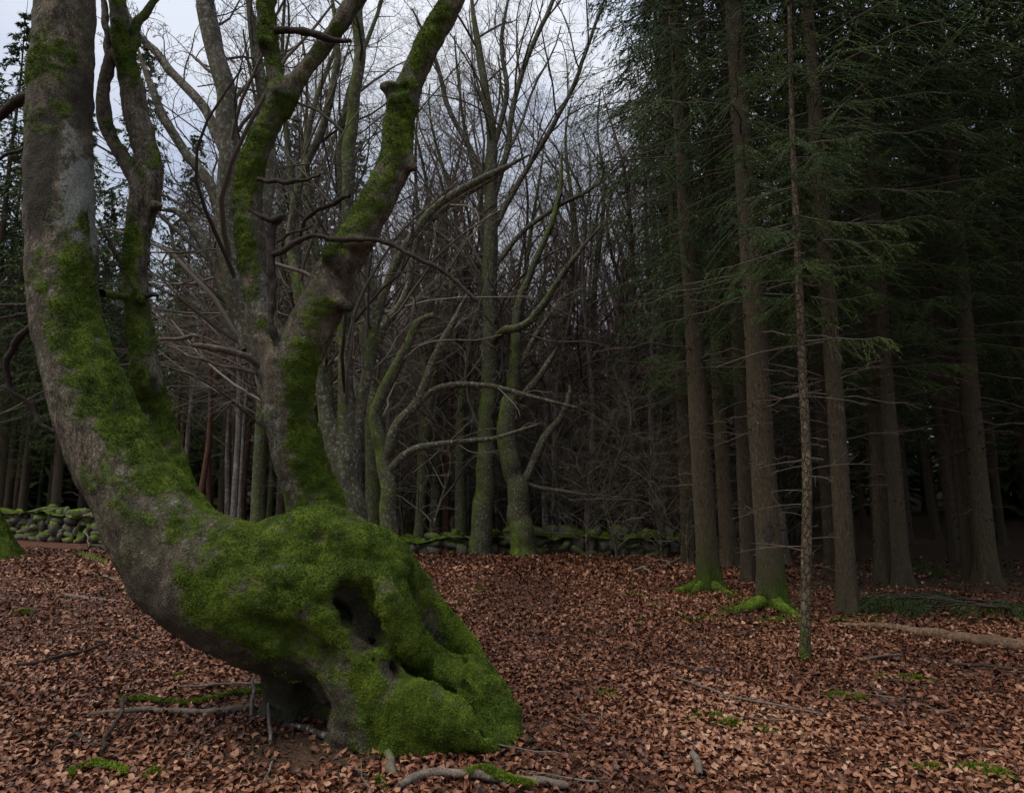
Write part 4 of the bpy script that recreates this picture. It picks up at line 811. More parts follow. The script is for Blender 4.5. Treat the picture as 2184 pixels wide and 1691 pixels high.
# two beeches by the wall
p1 = G(1027, 1186); D1 = p1[1]
T1 = traced_tree('wall_beech_tree', 'tall beech with moss-green trunk and wide fan of bare branches by the stone wall', (1027, 1186), [
    [(1026, 1195, D1, 25), (1032, 1090, D1, 22), (1038, 980, D1, 20), (1042, 850, D1, 19), (1045, 700, D1, 18), (1046, 560, D1, 16), (1046, 430, D1, 15), (1050, 320, D1, 13), (1040, 220, D1, 10), (1020, 100, D1, 8), (1000, -50, D1, 6)],
    [(1048, 735, D1, 6.5), (1075, 705, 16, 9), (1125, 690, 15.6, 8.5), (1165, 640, 15.3, 8), (1205, 580, 15, 7), (1240, 530, 15, 5), (1285, 480, 15, 4)],
    [(1046, 440, D1, 7.9), (1080, 330, D1, 7.2), (1095, 220, D1, 6.5), (1130, 110, D1, 5.8), (1180, 0, D1, 5.0), (1210, -120, D1, 3.6)],
    [(1046, 500, D1, 6.5), (1100, 400, D1, 6.5), (1160, 300, D1, 5.8), (1220, 190, D1, 5.0), (1260, 80, D1, 4.3), (1300, -30, D1, 3.6)],
    [(1046, 420, D1, 6.5), (1010, 330, D1, 6.5), (960, 240, D1, 5.8), (930, 130, D1, 5.0), (880, 20, D1, 4.3)],
    [(1046, 580, D1, 5.8), (1110, 500, D1, 5.8), (1190, 440, D1, 5.0), (1250, 410, D1, 4.3), (1330, 350, D1, 2.9)],
    [(1046, 640, D1, 5.8), (1000, 560, D1, 5.8), (940, 500, D1, 5.0), (890, 470, D1, 3.6)],
    [(1050, 330, D1, 6.5), (1080, 200, D1, 5.8), (1070, 90, D1, 5.0), (1090, -40, D1, 3.6)]],
    'beech_far', [(22, 0.2, 1.0, 0.46, 34, 9, 0.12, 0.06, 0.45, 5), (7, 0.15, 1, 0.52, 42, 7, 0.18, 0.05, 0.5, 4), (5, 0.15, 1, 0.52, 42, 4, 0.2, 0.03, 0.55, 3), (2, 0.2, 1, 0.6, 40, 3, 0.2, 0.02, 0.6, 3)], 51, moss=[0.4, 0.4, .1, .1, .1, .1, .1, .1])
p2 = G(1118, 1188); D2 = p2[1]
T2 = traced_tree('broken_beech_tree', 'mossy crooked beech with pale broken limbs by the stone wall', (1118, 1188), [
    [(1120, 1196, D2, 28), (1112, 1130, D2, 25), (1106, 1070, D2, 23), (1096, 1000, D2, 21), (1082, 930, D2, 21), (1090, 860, D2, 19), (1100, 790, D2, 14), (1102, 720, D2, 11), (1108, 640, D2, 9), (1150, 540, D2, 7), (1190, 430, D2, 6), (1200, 330, D2, 4)],
    [(1115, 1030, D2, 9), (1140, 985, D2, 9), (1160, 940, D2, 9), (1190, 900, D2, 8), (1205, 870, D2, 8), (1214, 838, D2, 6), (1215, 820, D2, 4)],
    [(1100, 860, D2, 8), (1140, 815, D2, 7), (1170, 775, D2, 7), (1188, 740, D2, 5)],
    [(1125, 1030, D2, 5), (1150, 1040, D2, 5), (1230, 1052, D2, 4), (1330, 1062, D2, 2)],
    [(1100, 800, D2, 6), (1130, 740, D2, 6), (1160, 690, D2, 5), (1195, 645, D2, 3)]],
    'beech_far', [(7, 0.45, 1.0, 0.34, 48, 8, 0.2, 0.03, 0.45, 4), (5, 0.15, 1, 0.5, 45, 6, 0.2, 0.02, 0.5, 3), (4, 0.15, 1, 0.5, 42, 4, 0.2, 0.02, 0.6, 3)], 53, moss=[0.5, 0.05, 0.1, 0.1, 0.1])
# mossy foot at the left edge
def left_foot():
    p = G(-62, 1195); d = p[1]; o = root('edge_beech_tree', p); tag(o, 'beech with a swollen mossy foot at the edge of the clearing near the stone wall', 'tree'); g = np.random.default_rng(61)
    z = np.linspace(-0.1, 9, 60); S = 26; a = np.arange(S) * 2 * math.pi / S; r = np.interp(z, [-.1, 0.2, .6, 1.2, 1.8, 3, 9], [1.1, 0.95, 0.72, 0.5, 0.4, 0.34, 0.2])
    R = r[:, None] * (1 + np.exp(-np.clip(z, 0, 9) / 0.7)[:, None] * (0.16 * np.cos(4 * a + 1) + 0.1 * np.cos(7 * a))[None]); P = np.stack([R * np.cos(a) - 0.05 * np.clip(z, 0, 9)[:, None] ** 1.3, R * np.sin(a), np.repeat(z[:, None], S, 1)], -1)
    P[..., :2] *= 1 + 0.08 * fbm(P, 2.5, 3, 4)[..., None]; i = (np.arange(59)[:, None] * S); j = np.arange(S)[None]
    F = np.stack([i + j, i + (j + 1) % S, i + S + (j + 1) % S, i + S + j], -1).reshape(-1, 4); mo = np.clip(1.3 - P[..., 2] * 0.35, 0.3, 1).ravel()
    q = MB(); q.add(P.reshape(-1, 3), F, mo); q.build('trunk', M['beech'], o)
    V = P.reshape(-1, 3); T = np.concatenate([F[:, [0, 1, 2]], F[:, [0, 2, 3]]]); s, nn = sample_mesh(V, T, (V[:, 2] < 2.2) * 1.0 + 1e-9, 16000, g); v_, f_ = tufts(s, nn, 1, 0.03, 0.007, g); q = MB(); q.add(v_, f_, 1, np.repeat(g.uniform(.2, .9, len(s)), 3)); tag(q.build('moss', M['moss'], o, False), kind='stuff')
    q = MB(); ax_ = np.stack([-0.28 * np.clip(z, 0, 9) ** 1.1, 0 * z, z], -1); bare_crown(g, ax_[None], r[None] * .8, [(11, 0.3, 1, 0.45, 55, 9, .16, .05, .4, 6), (6, .2, 1, .5, 45, 7, .2, .04, .5, 4), (5, .2, 1, .5, 42, 5, .2, .02, .55, 3)], q); tag(q.build('crown', M['twig'], o), kind='stuff')
left_foot()

# shared bare trees for the background
def bare_proto(seed, H, r, spec, lean=0.1, moss=0.0, lift=0.0):
    g = np.random.default_rng(seed); t = np.linspace(0, 1, 22)[:, None]; w = np.stack([vnoise(np.concatenate([t * 0, t * 0, t * 3], 1), 1, seed + s) for s in (0, 1)], -1)
    P = np.concatenate([w * H * lean * t, t * H - 0.05], 1); R = r * (1 - 0.86 * t[:, 0]) * (1 + 0.5 * np.exp(-t[:, 0] * H / 0.25)); tr = MB(); tr.tube(P, R, 9, moss); c = MB(); bare_crown(g, P[None], R[None], spec, c, 0); return tr.mesh('trunk'), c.mesh('crown')
BIRCH = [(34, 0.30, 1.0, 0.26, 42, 7, 0.12, 0.04, 0.4, 3), (7, 0.15, 1, 0.5, 38, 5, 0.15, -0.03, 0.5, 3), (6, 0.15, 1, 0.55, 35, 4, 0.15, -0.08, 0.6, 3)]
BEECHB = [(26, 0.2, 1.0, 0.38, 48, 8, 0.15, 0.06, 0.3, 4), (8, 0.15, 1, 0.5, 45, 6, 0.2, 0.0, 0.5, 3), (10, 0.15, 1, 0.55, 42, 4, 0.22, -0.05, 0.55, 3)]
BUSH = [(34, 0.05, 1.0, 0.55, 50, 8, 0.2, 0.03, 0.5, 3), (7, 0.15, 1, 0.5, 45, 6, 0.2, 0.0, 0.55, 3), (4, 0.15, 1, 0.5, 42, 4, 0.2, 0.0, 0.6, 3)]
PB = [bare_proto(301 + k, 12.5 + k, 0.11, BIRCH, 0.10) for k in range(3)]
PE = [bare_proto(321 + k, 13 + k, 0.17, BEECHB, 0.12, 0.4) for k in range(3)]
PU = [bare_proto(341 + k, 4.2 + 0.5 * k, 0.035, BUSH, 0.25, 0.2) for k in range(3)]
PT = [t.copy() for t, c in PB]
def bare(kind, k, x, y, rot, s, label, group, name):
    me, mt, mc = {'birch': (PB, 'birch', 'twig_far'), 'beech': (PE, 'beech_far', 'twig'), 'bush': (PU, 'beech_far', 'twig'), 'pine': (PB, 'pine', 'twig_far')}[kind]
    o = root(name, (x, y, float(gz(x, y))), (0, 0, rot), s); t, c = me[k % 3]
    t_ = ob('trunk', t if kind != 'pine' else PT[k % 3], None, o)
    if not t_.data.materials: t_.data.materials.append(M[mt])
    tag(ob('crown', c, M[mc], o), kind='stuff'); tag(o, label, 'tree' if kind != 'bush' else 'sapling', group); return o
mid_zone = lambda x, y: y > wall_y(x) + 1.0 and -0.42 * y < x < 0.30 * y
for i, (x, y) in enumerate(scatter(70, lambda x, y: mid_zone(x, y), 1.2, 13, (-16, 12, 19, 40))):
    bare('birch', i, x, y, g0.uniform(0, 6.28), g0.uniform(0.65, 1.15), 'pale-stemmed bare birch in the thicket beyond the wall', 'birches beyond the wall', 'birch_tree'); taken.append((x, y))
for i, (x, y) in enumerate(scatter(22, lambda x, y: mid_zone(x, y) and x < 2.5, 1.8, 15, (-16, 3, 19, 34))):
    bare('beech', i, x, y, g0.uniform(0, 6.28), g0.uniform(0.8, 1.3), 'bare grey beech in the thicket beyond the wall', 'beeches beyond the wall', 'bare_beech_tree'); taken.append((x, y))
for i, (x, y) in enumerate(scatter(80, lambda x, y: y > wall_y(x) + 0.4 and -0.30 * y < x < 0.42 * y, 0.8, 17, (-17, 10, 17.5, 30))):
    bare('bush', i, x, y, g0.uniform(0, 6.28), g0.uniform(0.6, 1.6), 'tangled bare sapling in the undergrowth beyond the wall', 'undergrowth saplings beyond the wall', 'bare_sapling')
for i, (x, y) in enumerate(scatter(30, lambda x, y: mid_zone(x, y) and y < 31, 1.1, 23, (-13, 9, 19, 31))):
    bare('pine', i, x, y, g0.uniform(0, 6.28), g0.uniform(0.8, 1.1), 'slim red-brown pole stem in the thicket beyond the low wall', 'pole stems beyond the low wall', 'pine_tree'); taken.append((x, y))
for i, (px, d) in enumerate(((455, 24), (526, 25), (400, 23.5), (378, 27), (996, 21), (507, 21), (1110, 27), (1165, 19.5), (1192, 20.5), (1250, 19), (1345, 19.5), (1372, 20.5), (1405, 18.8), (1300, 21), (940, 22), (430, 22))):
    kind = ('pine', 'pine', 'birch', 'pine', 'birch', 'birch', 'pine', 'birch', 'birch', 'birch', 'birch', 'pine', 'birch', 'pine', 'birch', 'pine')[i]; x = (px - CXP) / F_PX * d
    bare(kind, i, x, d, i * 1.1, 1.0, {'pine': 'straight red-brown pine pole among the dark spruces behind the wall', 'birch': 'thin white birch stem standing just behind the stone wall'}[kind], {'pine': 'pine poles behind the wall', 'birch': 'white birches behind the wall'}[kind], kind + '_tree')
for i, (px, d, s_) in enumerate(((640, 16, 1.1), (715, 15, 1.0), (800, 16, 1.05), (560, 19, 1.2), (660, 21, 1.2))):
    bare('beech', i, (px - CXP) / F_PX * d, d, i * 1.7 + 0.4, s_, 'bare beech rising close behind the crooked mossy tree', 'beeches behind the crooked tree', 'bare_beech_tree')
for i, (px, d, s_) in enumerate(((905, 19.8, 1.0), (985, 19.2, 1.05), (1092, 19.6, 0.95), (1180, 20, 1.0), (1262, 20.5, 0.95), (930, 21, 1.05), (1000, 25, 1.2), (1085, 22, 1.1), (1150, 27, 1.2), (1215, 23.5, 1.0), (1290, 29, 1.15), (880, 27, 1.2))):
    bare('beech', i + 1, (px - CXP) / F_PX * d, d, i * 1.3, s_, 'tall bare beech whose crown rises over the low wall', 'tall beeches over the wall', 'bare_beech_tree')
for i, (px, d) in enumerate(((1250, 15.9), (1310, 16.1), (1405, 15.6), (1460, 14.8))):
    bare('bush', i, (px - CXP) / F_PX * d, d, i * 2.1, (0.7, 0.95, 0.8, 0.6)[i], 'thin bare sapling growing in front of the low stone wall', 'saplings before the wall', 'bare_sapling')

# ---------------------------------------------------------------- dry stone wall
def ico_stone(seed):
    import bmesh
    g = np.random.default_rng(seed); bm = bmesh.new(); bmesh.ops.create_icosphere(bm, subdivisions=2, radius=0.5)
    V = np.array([v.co[:] for v in bm.verts]); F = np.array([[v.index for v in f.verts] for f in bm.faces]); bm.free()
    V = np.sign(V) * np.abs(V * 2) ** 0.62 * 0.5 * g.uniform(0.8, 1.15, 3); V *= 1 + 0.4 * fbm(V, 2.2, 3, seed)[:, None]
    b = MB(); b.add(V, F); return b.mesh('stone')
STONES = [ico_stone(400 + k) for k in range(8)]
def build_wall():
    o = root('stone_wall', (0, float(wall_y(np.array(0.))), 0)); tag(o, 'low mossy dry stone wall of rounded field stones along the wood', 'wall'); g = np.random.default_rng(71); oy = o.location[1]
    items = []; s = -24.0
    while s < 6.0:
        x = s; top = 0.42 + 0.5 * float(sm(-x, 7, 12)) + 0.14 * float(vnoise(np.array([x, 0, 0.]), 0.7, 3)); z = 0.0; wy = float(wall_y(np.array(x)))
        w = g.uniform(0.26, 0.46)
        while z < top - 0.05:
            hh = g.uniform(0.11, 0.32); ww = w * g.uniform(0.55, 1.35)
            items.append((x + g.normal(0, 0.07), wy + g.normal(0, 0.05) + z * 0.12, z + hh * 0.42, ww, g.uniform(0.4, 0.55), hh * 1.25, g.normal(0, 0.5), g.normal(0, 0.3)))
            z += hh * 0.92
        s += w * 0.86
    A = np.array(items); px, py = proj(A[:, :3]); vis = ((px > -5) & (px < 215)) | ((px > 860) & (px < 1500)); ids = np.where(vis)[0]
    print('stones', len(A), 'visible', len(ids))
    size = A[ids, 3] * A[ids, 5] / A[ids, 1] ** 2; chosen = set(ids[np.argsort(-size)[:300]].tolist()); rest = MB()
    base = [np.empty(len(m.vertices) * 3, np.float32) for m in STONES]
    for m, v in zip(STONES, base): m.vertices.foreach_get('co', v)
    base = [v.reshape(-1, 3) for v in base]; faces = [np.array([p.vertices[:] for p in m.polygons]) for m in STONES]
    for i, (x, y, z, a, b_, c, rz, ry) in enumerate(items):
        k = i % 8
        z += float(gz(x, y))
        if i in chosen:
            st = ob('stone', STONES[k], M['stone'], o); st.location = (x, y - oy, z); st.rotation_euler = (0, ry, rz + (3.14 if i % 3 else 0)); st.scale = (a, b_, c)
        else: rest.add(base[k] * (a, b_, c) + np.array((x, y - oy, z)), faces[k])
    if rest.n: tag(rest.build('stones', M['stone'], o), kind='stuff')
    # moss cap along the top
    xs = np.arange(-24, 6, 0.09); top = 0.42 + 0.5 * sm(-xs, 7, 12) + 0.14 * vnoise(np.stack([xs, xs * 0, xs * 0], -1), 0.7, 3); wy = wall_y(xs); S = 10; a = np.linspace(0, math.pi, S); lump = np.clip(0.04 + 0.16 * fbm(np.stack([xs, xs * 0, xs * 0], -1), 1.3, 3, 5), -0.03, .3)
    P = np.stack([np.repeat(xs[:, None], S, 1), wy[:, None] - oy - np.cos(a)[None] * 0.30, (top + gz(xs, wy) - 0.06)[:, None] + np.sin(a)[None] * lump[:, None] * 1.3], -1)
    P += (fbm(P, 4, 3, 3) * 0.07)[..., None] * np.array((0, .6, 1)); n = len(xs); i = np.arange(n - 1)[:, None] * S; j = np.arange(S - 1)[None]; F = np.stack([i + j, i + S + j, i + S + j + 1, i + j + 1], -1).reshape(-1, 4)
    q = MB(); q.add(P.reshape(-1, 3), F, 1.0); q.build('moss_cap', M['mossy'], o)
    V = P.reshape(-1, 3); T = np.concatenate([F[:, [0, 1, 2]], F[:, [0, 2, 3]]]); s_, nn = sample_mesh(V, T, np.repeat(np.clip(lump, 0.0, .2), S) + 1e-4, 14000, g); nn *= np.sign(nn[:, 2:3] + 1e-6); v_, f_ = tufts(s_, nn, 1, 0.04, 0.011, g, spread=1.1); q = MB(); q.add(v_, f_, 1, np.repeat(g.uniform(0, .6, len(s_)), 3)); tag(q.build('moss', M['moss'], o, False), kind='stuff')
M['moss_body'] = bark_mat('moss_body', (0.03, 0.05, 0.01), (0.05, 0.08, 0.01), (1, 1, 1), 12, moss_base=0.3)
build_wall()

# ---------------------------------------------------------------- sticks, log, moss on the ground
def stick(name, label, cat, pts, mat, twigs=0, seed=1, S=8, moss=0.0, lift=0.02, tufty=False, wob=0.02, group=None):
    """pts: (px, py, r in metres[, height above ground]) traced on the ground"""
    A = np.array([[*G(p[0], p[1], (p[3] if len(p) > 3 else 0) + p[2] * 0.6 + lift), p[2]] for p in pts]); B = spline(A, 7 * (len(pts) - 1) + 1); P, R = B[:, :3], np.maximum(B[:, 3], 0.002)
    o0 = P.mean(0); o0[2] = P[:, 2].min(); P = P + np.stack([vnoise(P, 8, 5 + k + seed) for k in range(3)], -1) * wob * np.array((1, 1, .4)); R = R * (1 + 0.2 * vnoise(P, 18, seed)); R[-1] *= 0.4; g = np.random.default_rng(seed)
    q = MB(); q.tube(P - o0, R, S, np.clip(moss + 0.5 * moss * vnoise(P, 6, 3), 0, 1)[None] if moss else 0.0)
    q.add(np.concatenate([[P[0] - o0], P[:1] - o0 + R[0] * np.array([[0, 0, 1], [1, 0, 0], [0, 0, -1], [-1, 0, 0]])]), [[0, 1, 2], [0, 2, 3], [0, 3, 4], [0, 4, 1]])
    if twigs:
        c, r = grow(g, (P - o0)[None], R[None], twigs, 0.2, 0.95, 0.4, 42, 7, 0.16, 0.0, 0.55, flat=0.9); c[..., 2] = np.maximum(c[..., 2], 0.005); q.tube(c, r, 5); c2, r2 = grow(g, c, r, 2, 0.3, 0.95, 0.45, 42, 5, 0.16, 0, 0.6, flat=.9); c2[..., 2] = np.maximum(c2[..., 2], 0.004); q.tube(c2, r2, 3)
    o = q.build(name, M[mat]); o.location = o0; tag(o, label, cat, group)
    if tufty:
        n = 1500; i = g.integers(0, len(P), n); an = g.uniform(0.1, 3.04, n); T = nrm(np.gradient(P, axis=0))[i]; sd = nrm(np.cross(T, (0, 0, 1.0))); nn = nrm(sd * np.cos(an)[:, None] + np.array((0, 0, 1)) * np.sin(an)[:, None]); s_ = P[i] - o0 + nn * R[i][:, None] + T * g.uniform(-.03, .03, (n, 1))
        v_, f_ = tufts(s_, nn, 2, 0.014, 0.003, g); m = MB(); m.add(v_, f_, 1, np.repeat(g.uniform(.4, 1, n), 6)); tag(m.build('moss', M['moss'], o, False), kind='stuff')
    return o
def log():
    o = stick('fallen_log', 'pale rotting log lying on the leaves by the plantation', 'log', [(1785, 1338, .025), (1860, 1341, .042), (1960, 1356, .054), (2080, 1376, .064), (2190, 1393, .07), (2330, 1415, .07)], 'logwood', 0, 3, 12, 0.0, 0.01, wob=.03)
    g = np.random.default_rng(9); q = MB(); P, R = [], []
M['lichenwood'] = bark_mat('lichen_wood', (0.025, 0.02, 0.017), (0.09, 0.075, 0.06), (1, 1, 1), 14, lichen=1.0)
M['logwood'] = bark_mat('rotten_log_wood', (0.05, 0.028, 0.017), (0.37, 0.235, 0.15), (1, 1, 1), 9, bumpd=0.02)
log()
SB, MS = 'fallen_branch', 'mossy_branch'
stick(SB, 'thick bare branch lying in the leaves with moss at one end, below the mossy roots', 'branch', [(850, 1688, .02), (890, 1668, .022), (950, 1660, .022), (1010, 1665, .022), (1080, 1672, .021), (1150, 1678, .02), (1220, 1686, .018)], 'palewood', 0, 1)
stick(MS, 'bright green mossy end of a branch lying beside the thick bare branch', 'branch', [(1000, 1668, .022), (1040, 1666, .026), (1090, 1680, .02), (1130, 1688, .015)], 'mossy', 0, 2, moss=1, tufty=True, lift=.03)
stick(SB, 'dark dead branch lying across the leaves in front of the leaning trunk', 'branch', [(35, 1430, .016), (90, 1422, .017), (150, 1405, .018), (200, 1392, .016), (232, 1380, .012)], 'deadwood', 1, 3, lift=.04)
stick(SB, 'long pale branch lying parallel under the mossy branch at the base', 'branch', [(190, 1530, .016), (270, 1524, .018), (350, 1524, .02), (430, 1526, .02), (500, 1522, .024), (545, 1515, .025)], 'palewood', 2, 4)
stick(MS, 'mossy branch resting on the leaves at the foot of the crooked tree', 'branch', [(262, 1502, .014), (310, 1500, .018), (350, 1505, .014), (400, 1508, .017), (450, 1500, .018), (510, 1488, .02), (560, 1484, .02)], 'mossy', 3, 5, moss=.45, tufty=True, lift=.03)
stick(SB, 'thin straight pale stick above the mossy branch at the base', 'stick', [(380, 1482, .008), (450, 1478, .01), (540, 1475, .011), (580, 1470, .012)], 'palewood', 0, 6, lift=.06)
stick(SB, 'short propped stick leaning on the dark base of the crooked tree', 'stick', [(538, 1538, .013, 0), (540, 1505, .012, .12), (545, 1478, .012, .22)], 'palewood', 0, 7)
stick(SB, 'crooked pale twig hanging from the dark base to the ground', 'stick', [(578, 1590, .011, 0), (572, 1555, .011, .08), (566, 1520, .01, .16), (552, 1492, .009, .25), (530, 1478, .007, .28)], 'palewood', 0, 8)
stick(SB, 'dark branch spotted with white lichen lying below the mossy roots', 'branch', [(606, 1556, .014), (645, 1562, .019), (690, 1580, .02), (735, 1592, .018), (780, 1590, .015)], 'lichenwood', 2, 9)
stick(MS, 'small mossy branch end lying beside the lichen-spotted branch', 'branch', [(775, 1590, .012), (800, 1594, .016), (826, 1596, .012)], 'mossy', 0, 10, moss=1, tufty=True)
stick(MS, 'forked bright-mossed branch lying in the leaves with a dark upright fork', 'branch', [(148, 1662, .010), (180, 1648, .014), (205, 1636, .02), (232, 1642, .02), (262, 1654, .012)], 'mossy', 3, 11, moss=.6, tufty=True, lift=.01, wob=.09)
stick(SB, 'dark speckled stick rising diagonally from the forked mossy branch', 'stick', [(212, 1622, .012, .03), (235, 1580, .013, .06), (270, 1522, .012, .09)], 'deadwood', 1, 12)
stick(SB, 'dark crooked stick lying left of the forked mossy branch', 'stick', [(105, 1602, .01), (130, 1590, .012), (165, 1576, .014), (205, 1598, .012)], 'deadwood', 1, 13)
stick(SB, 'pale bent branch on the leaves behind the leaning trunk', 'branch', [(142, 1275, .03), (180, 1279, .026), (230, 1284, .022), (300, 1293, .018)], 'palewood', 0, 14)
stick(SB, 'slanting branch lying behind the trunk near the fallen mossy log piece', 'branch', [(160, 1215, .012), (200, 1226, .022), (240, 1238, .024), (272, 1245, .018)], 'palewood', 2, 15)
stick('mossy_log', 'short mossy log piece on the leaves behind the leaning trunk', 'log', [(170, 1186, .05), (200, 1196, .06), (228, 1205, .05)], 'mossy', 0, 16, moss=.8, tufty=True)
for k, pts in enumerate(([(190, 1172, .02, 0), (182, 1150, .025, .45), (195, 1115, .03, .9)], [(225, 1180, .03), (180, 1176, .035), (120, 1174, .03), (60, 1172, .02)], [(62, 1150, .03, 0), (50, 1118, .025, .3), (40, 1095, .02, .7), (36, 1040, .018, 1.3), (60, 960, .014, 2.1)], [(255, 1185, .04), (215, 1170, .05), (185, 1166, .03)])):
    stick(SB, ('pale dead branch propped against the stone wall', 'dark dead branch lying along the ground before the stone wall', 'tall bent pale branch standing up in front of the stone wall', 'thick dark branch pile piece lying behind the leaning trunk')[k], 'branch', pts, ('palewood', 'deadwood', 'palewood', 'deadwood')[k], 3, 17 + k, wob=.06)
stick(SB, 'long thin pale stick lying across the leaves in the clearing', 'stick', [(1438, 1455, .007), (1500, 1480, .008), (1570, 1502, .009), (1660, 1520, .008), (1760, 1540, .006)], 'palewood', 0, 22, lift=.05)
stick(SB, 'dark stick with a fork lying in the leaves beyond the thin pale stick', 'stick', [(1500, 1436, .014), (1540, 1440, .016), (1575, 1436, .01)], 'deadwood', 1, 23)
stick(SB, 'pale curved twig lying in the leaves below the fallen log', 'stick', [(1835, 1418, .01), (1870, 1412, .011), (1920, 1403, .008)], 'palewood', 1, 24, lift=.04)
stick(SB, 'thin dark branch lying in the leaves in front of the fallen log', 'branch', [(2020, 1424, .012), (2100, 1428, .013), (2200, 1438, .012)], 'deadwood', 1, 25, lift=.03)
stick(SB, 'dark bent twig lying below the stout plantation trunks', 'stick', [(1575, 1362, .012), (1605, 1352, .016), (1640, 1346, .012)], 'deadwood', 2, 26)
stick(MS, 'short stick with a mossy tip poking out of the foreground leaves', 'stick', [(1470, 1620, .02), (1486, 1640, .022), (1490, 1668, .02)], 'palewood', 0, 27, lift=.03)
stick(SB, 'short grey stub standing in the leaves below the mossy pads', 'stick', [(825, 1620, .022), (830, 1650, .024), (842, 1664, .016)], 'palewood', 0, 28, moss=.3)
stick(SB, 'dark branch poking from the leaves beside the mossy root tips', 'branch', [(1030, 1606, .013), (1080, 1592, .015), (1150, 1586, .012)], 'deadwood', 2, 29)
stick(SB, 'white peeled branch lying before the low wall', 'branch', [(1085, 1184, .03, .05), (1110, 1176, .04, .16), (1128, 1182, .03, .1), (1148, 1190, .02)], 'palewood', 1, 30)
stick(SB, 'straight brown pole leaning low beside the wall beech', 'branch', [(975, 1190, .03), (1000, 1168, .035, .1), (1012, 1160, .03, .2)], 'palewood', 0, 31)
for k, (x, y, dx, dy) in enumerate(((1560, 1195, 40, -12), (1385, 1200, 45, 14), (1290, 1192, 50, -3), (1455, 1196, 55, 22), (1660, 1170, 60, -24), (1690, 1182, 80, -10), (1740, 1176, 60, 4), (1420, 1215, 60, -18), (1860, 1195, 70, 6), (1350, 1225, 40, 6))):
    stick('brushwood_stick', 'dead stick lying near the wall and plantation edge', 'stick', [(x, y, .03), (x + dx * .5, y + dy * .5 - 4, .028, .08), (x + dx, y + dy, .02, .05)], 'palewood' if k % 2 else 'deadwood', 3, 60 + k, wob=.08, group='brushwood at the far edge')
g = np.random.default_rng(90)
for k in range(60):
    px, py = g.uniform(20, 2160), 1200 + 480 * g.uniform(0, 1) ** 1.2
    if 260 < px < 1110 and py < 1600: continue
    a = g.uniform(0, 6.28); l = g.uniform(0.12, 0.5); p = G(px, py); P = np.stack([p + np.array((math.cos(a), math.sin(a), 0)) * l * t for t in np.linspace(-.5, .5, 7)]); P[:, :2] += g.normal(0, 0.012, (7, 2)); P[:, 2] = gz(P[:, 0], P[:, 1]) + 0.035
    q = MB(); q.tube(P - p, np.linspace(.006, .0025, 7), 5); c, r = grow(g, (P - p)[None], np.full((1, 7), .005), 2, .3, .9, .4, 40, 4, .1, 0, .7, flat=.95); q.tube(c, r, 3); o = q.build('twig', M['palewood'] if k % 3 else M['deadwood']); o.location = p; tag(o, 'small thin twig lying loose on the brown leaves', 'twig', 'loose twigs on the leaves')
# moss cushions on the ground
def cushion(px, py, rx, ry, h, label, group=None, loose=0.0):
    p = G(px, py); g = np.random.default_rng(int(px * 7 + py)); n = 9; m = 18; a = np.arange(m) * 2 * math.pi / m; rr_ = np.linspace(0, 1, n)[:, None]; ed = 1 + 0.35 * vnoise(np.stack([np.cos(a), np.sin(a), a * 0 + px], -1), 1.6, 3)
    X = rr_ * np.cos(a) * rx * ed; Y = rr_ * np.sin(a) * ry * ed; Z = h * (1 - rr_ ** 2) ** 0.8 + 0.02 * fbm(np.stack([X, Y, X * 0 + px], -1), 14, 2, 2) * (1 - rr_) + 0.012 * (1 - rr_) - 0.015 * rr_
    Z += gz(p[0] + X, p[1] + Y) - p[2]; V = np.stack([X, Y, Z], -1).reshape(-1, 3); i = np.arange(n - 1)[:, None] * m; j = np.arange(m)[None]; F = np.stack([i + j, i + m + j, i + m + (j + 1) % m, i + (j + 1) % m], -1).reshape(-1, 4)
    q = MB(); q.add(V, F, 1.0); o = q.build('moss_cushion', M['moss_body']); o.location = p; tag(o, label, 'moss', group)
    T = np.concatenate([F[:, [0, 1, 2]], F[:, [0, 2, 3]]]); s_, nn = sample_mesh(V, T, np.ones(len(V)), int(np.clip(rx * ry * 1.2e5, 700, 5000)), g); nn = nn * np.sign(nn[:, 2:3]); v_, f_ = tufts(s_, nn, 2, 0.024, 0.004, g, 0.1, 1.0); m_ = MB(); m_.add(v_, f_, 1, np.repeat(g.uniform(.3, 1, len(s_)), 6)); tag(m_.build('moss', M['moss'], o, False), kind='stuff')
cushion(882, 1586, .06, .05, .045, 'round bright moss cushion in the leaves below the mossy roots')
cushion(828, 1612, .09, .05, .03, 'flat bright moss pad near the grey stub below the roots')
cushion(46, 1310, .14, .14, .04, 'bright moss patch among leaves in front of the stone wall'); cushion(380, 1447, .06, .06, .03, 'small moss tuft in the leaves under the leaning trunk')
cushion(560, 1468, .1, .12, .05, 'moss tuft tucked against the dark base of the crooked tree'); cushion(805, 1672, .04, .04, .02, 'tiny moss tuft beside the thick bare branch')
cushion(330, 1655, .06, .05, .03, 'small round moss clump among foreground leaves near the mossy fork')
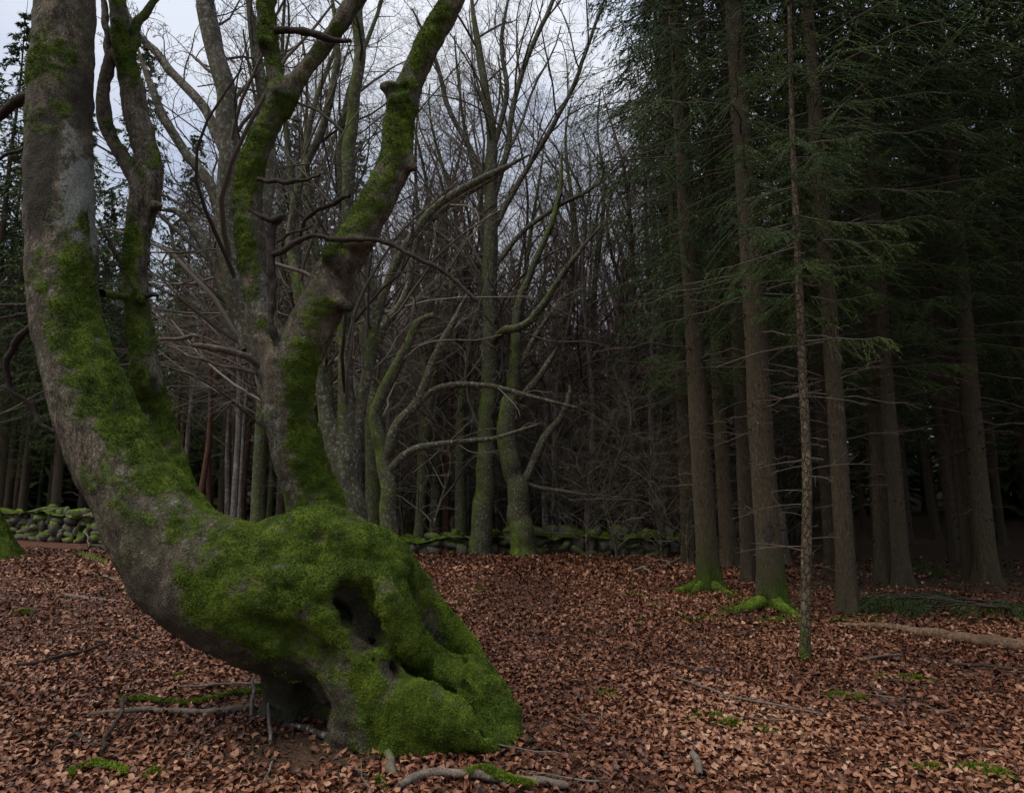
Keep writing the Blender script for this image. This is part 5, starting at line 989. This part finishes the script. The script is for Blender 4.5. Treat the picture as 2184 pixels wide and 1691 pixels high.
for px, py, rx, ry in ((1510, 1530, .18, .05), (1560, 1548, .16, .05), (1630, 1560, .1, .05), (1295, 1482, .1, .08), (1800, 1485, .22, .12), (1945, 1448, .16, .12), (1890, 1445, .12, .06), (1980, 1640, .16, .06), (2080, 1640, .16, .06), (2130, 1655, .1, .08), (1400, 1290, .12, .1), (1370, 1325, .1, .1), (1020, 1258, .16, .16), (1430, 1262, .3, .12), (1560, 1278, .25, .1), (1350, 1268, .2, .15), (1500, 1322, .4, .1), (1660, 1322, .3, .12), (1790, 1325, .2, .1), (1850, 1322, .2, .1), (212, 1232, .12, .12)):
    cushion(px, py, rx, ry, .02, 'low ragged moss patch showing through the fallen leaves', 'moss patches in the leaves')
# fallen green spruce boughs at the plantation edge
def bough(px, py, seed, label):
    p = G(px, py); g = np.random.default_rng(seed); o = root('fallen_spruce_bough', p); tag(o, label, 'branch', 'fallen spruce boughs'); c, w = MB(), MB(); N = 5
    spruce_branch(g, N, np.stack([g.normal(0, .2, N), g.normal(0, .15, N), np.full(N, .16)], -1), g.uniform(0, 6.28, N), g.uniform(.7, 1.3, N), np.full(N, .12), 34, 26, .004, .036, .0036, c, w, rnd=g.uniform(.2, .6, N)); w.build('stem', M['deadwood'], o); tag(c.build('needles', M['needle'], o), kind='stuff')
for k, (px, py) in enumerate(((1990, 1300), (2050, 1308), (2110, 1318), (2060, 1225))): bough(px, py, 500 + k, 'green spruce bough fallen on the dark plantation floor')
# broken stump behind the thickest spruce
def stump():
    p = G(1664, 1205); o = root('broken_stump', p); tag(o, 'jagged pale broken stump behind the thickest spruce trunk', 'stump'); S = 22; a = np.arange(S) * 2 * math.pi / S; g = np.random.default_rng(3); top = 1.0 + 0.35 * g.uniform(-1, 1, S) * 0.6 + 0.25 * np.cos(a - 1)
    rows = [(-.05, .26), (.2, .2), (.5, .17), (.8, .16), (1, .15)]; P = np.stack([np.stack([r * (1 + .12 * np.cos(4 * a)) * np.cos(a), r * (1 + .12 * np.cos(4 * a)) * np.sin(a), (h * top if h > 0 else a * 0 + h)], -1) for h, r in rows]); i = np.arange(4)[:, None] * S; j = np.arange(S)[None]
    q = MB(); q.add(P.reshape(-1, 3), np.stack([i + j, i + (j + 1) % S, i + S + (j + 1) % S, i + S + j], -1).reshape(-1, 4)); c = np.concatenate([P[-1], [[0, 0, .62]]]); q.add(c, [[k, (k + 1) % S, S] for k in range(S)]); q.build('wood', M['palewood'], o)
stump()
0 and print('tris', sum(len(m.loop_triangles) or sum(max(p.loop_total - 2, 1) for p in m.polygons) for m in bpy.data.meshes if m.users) if False else 0, 'objects', len(sc.objects))
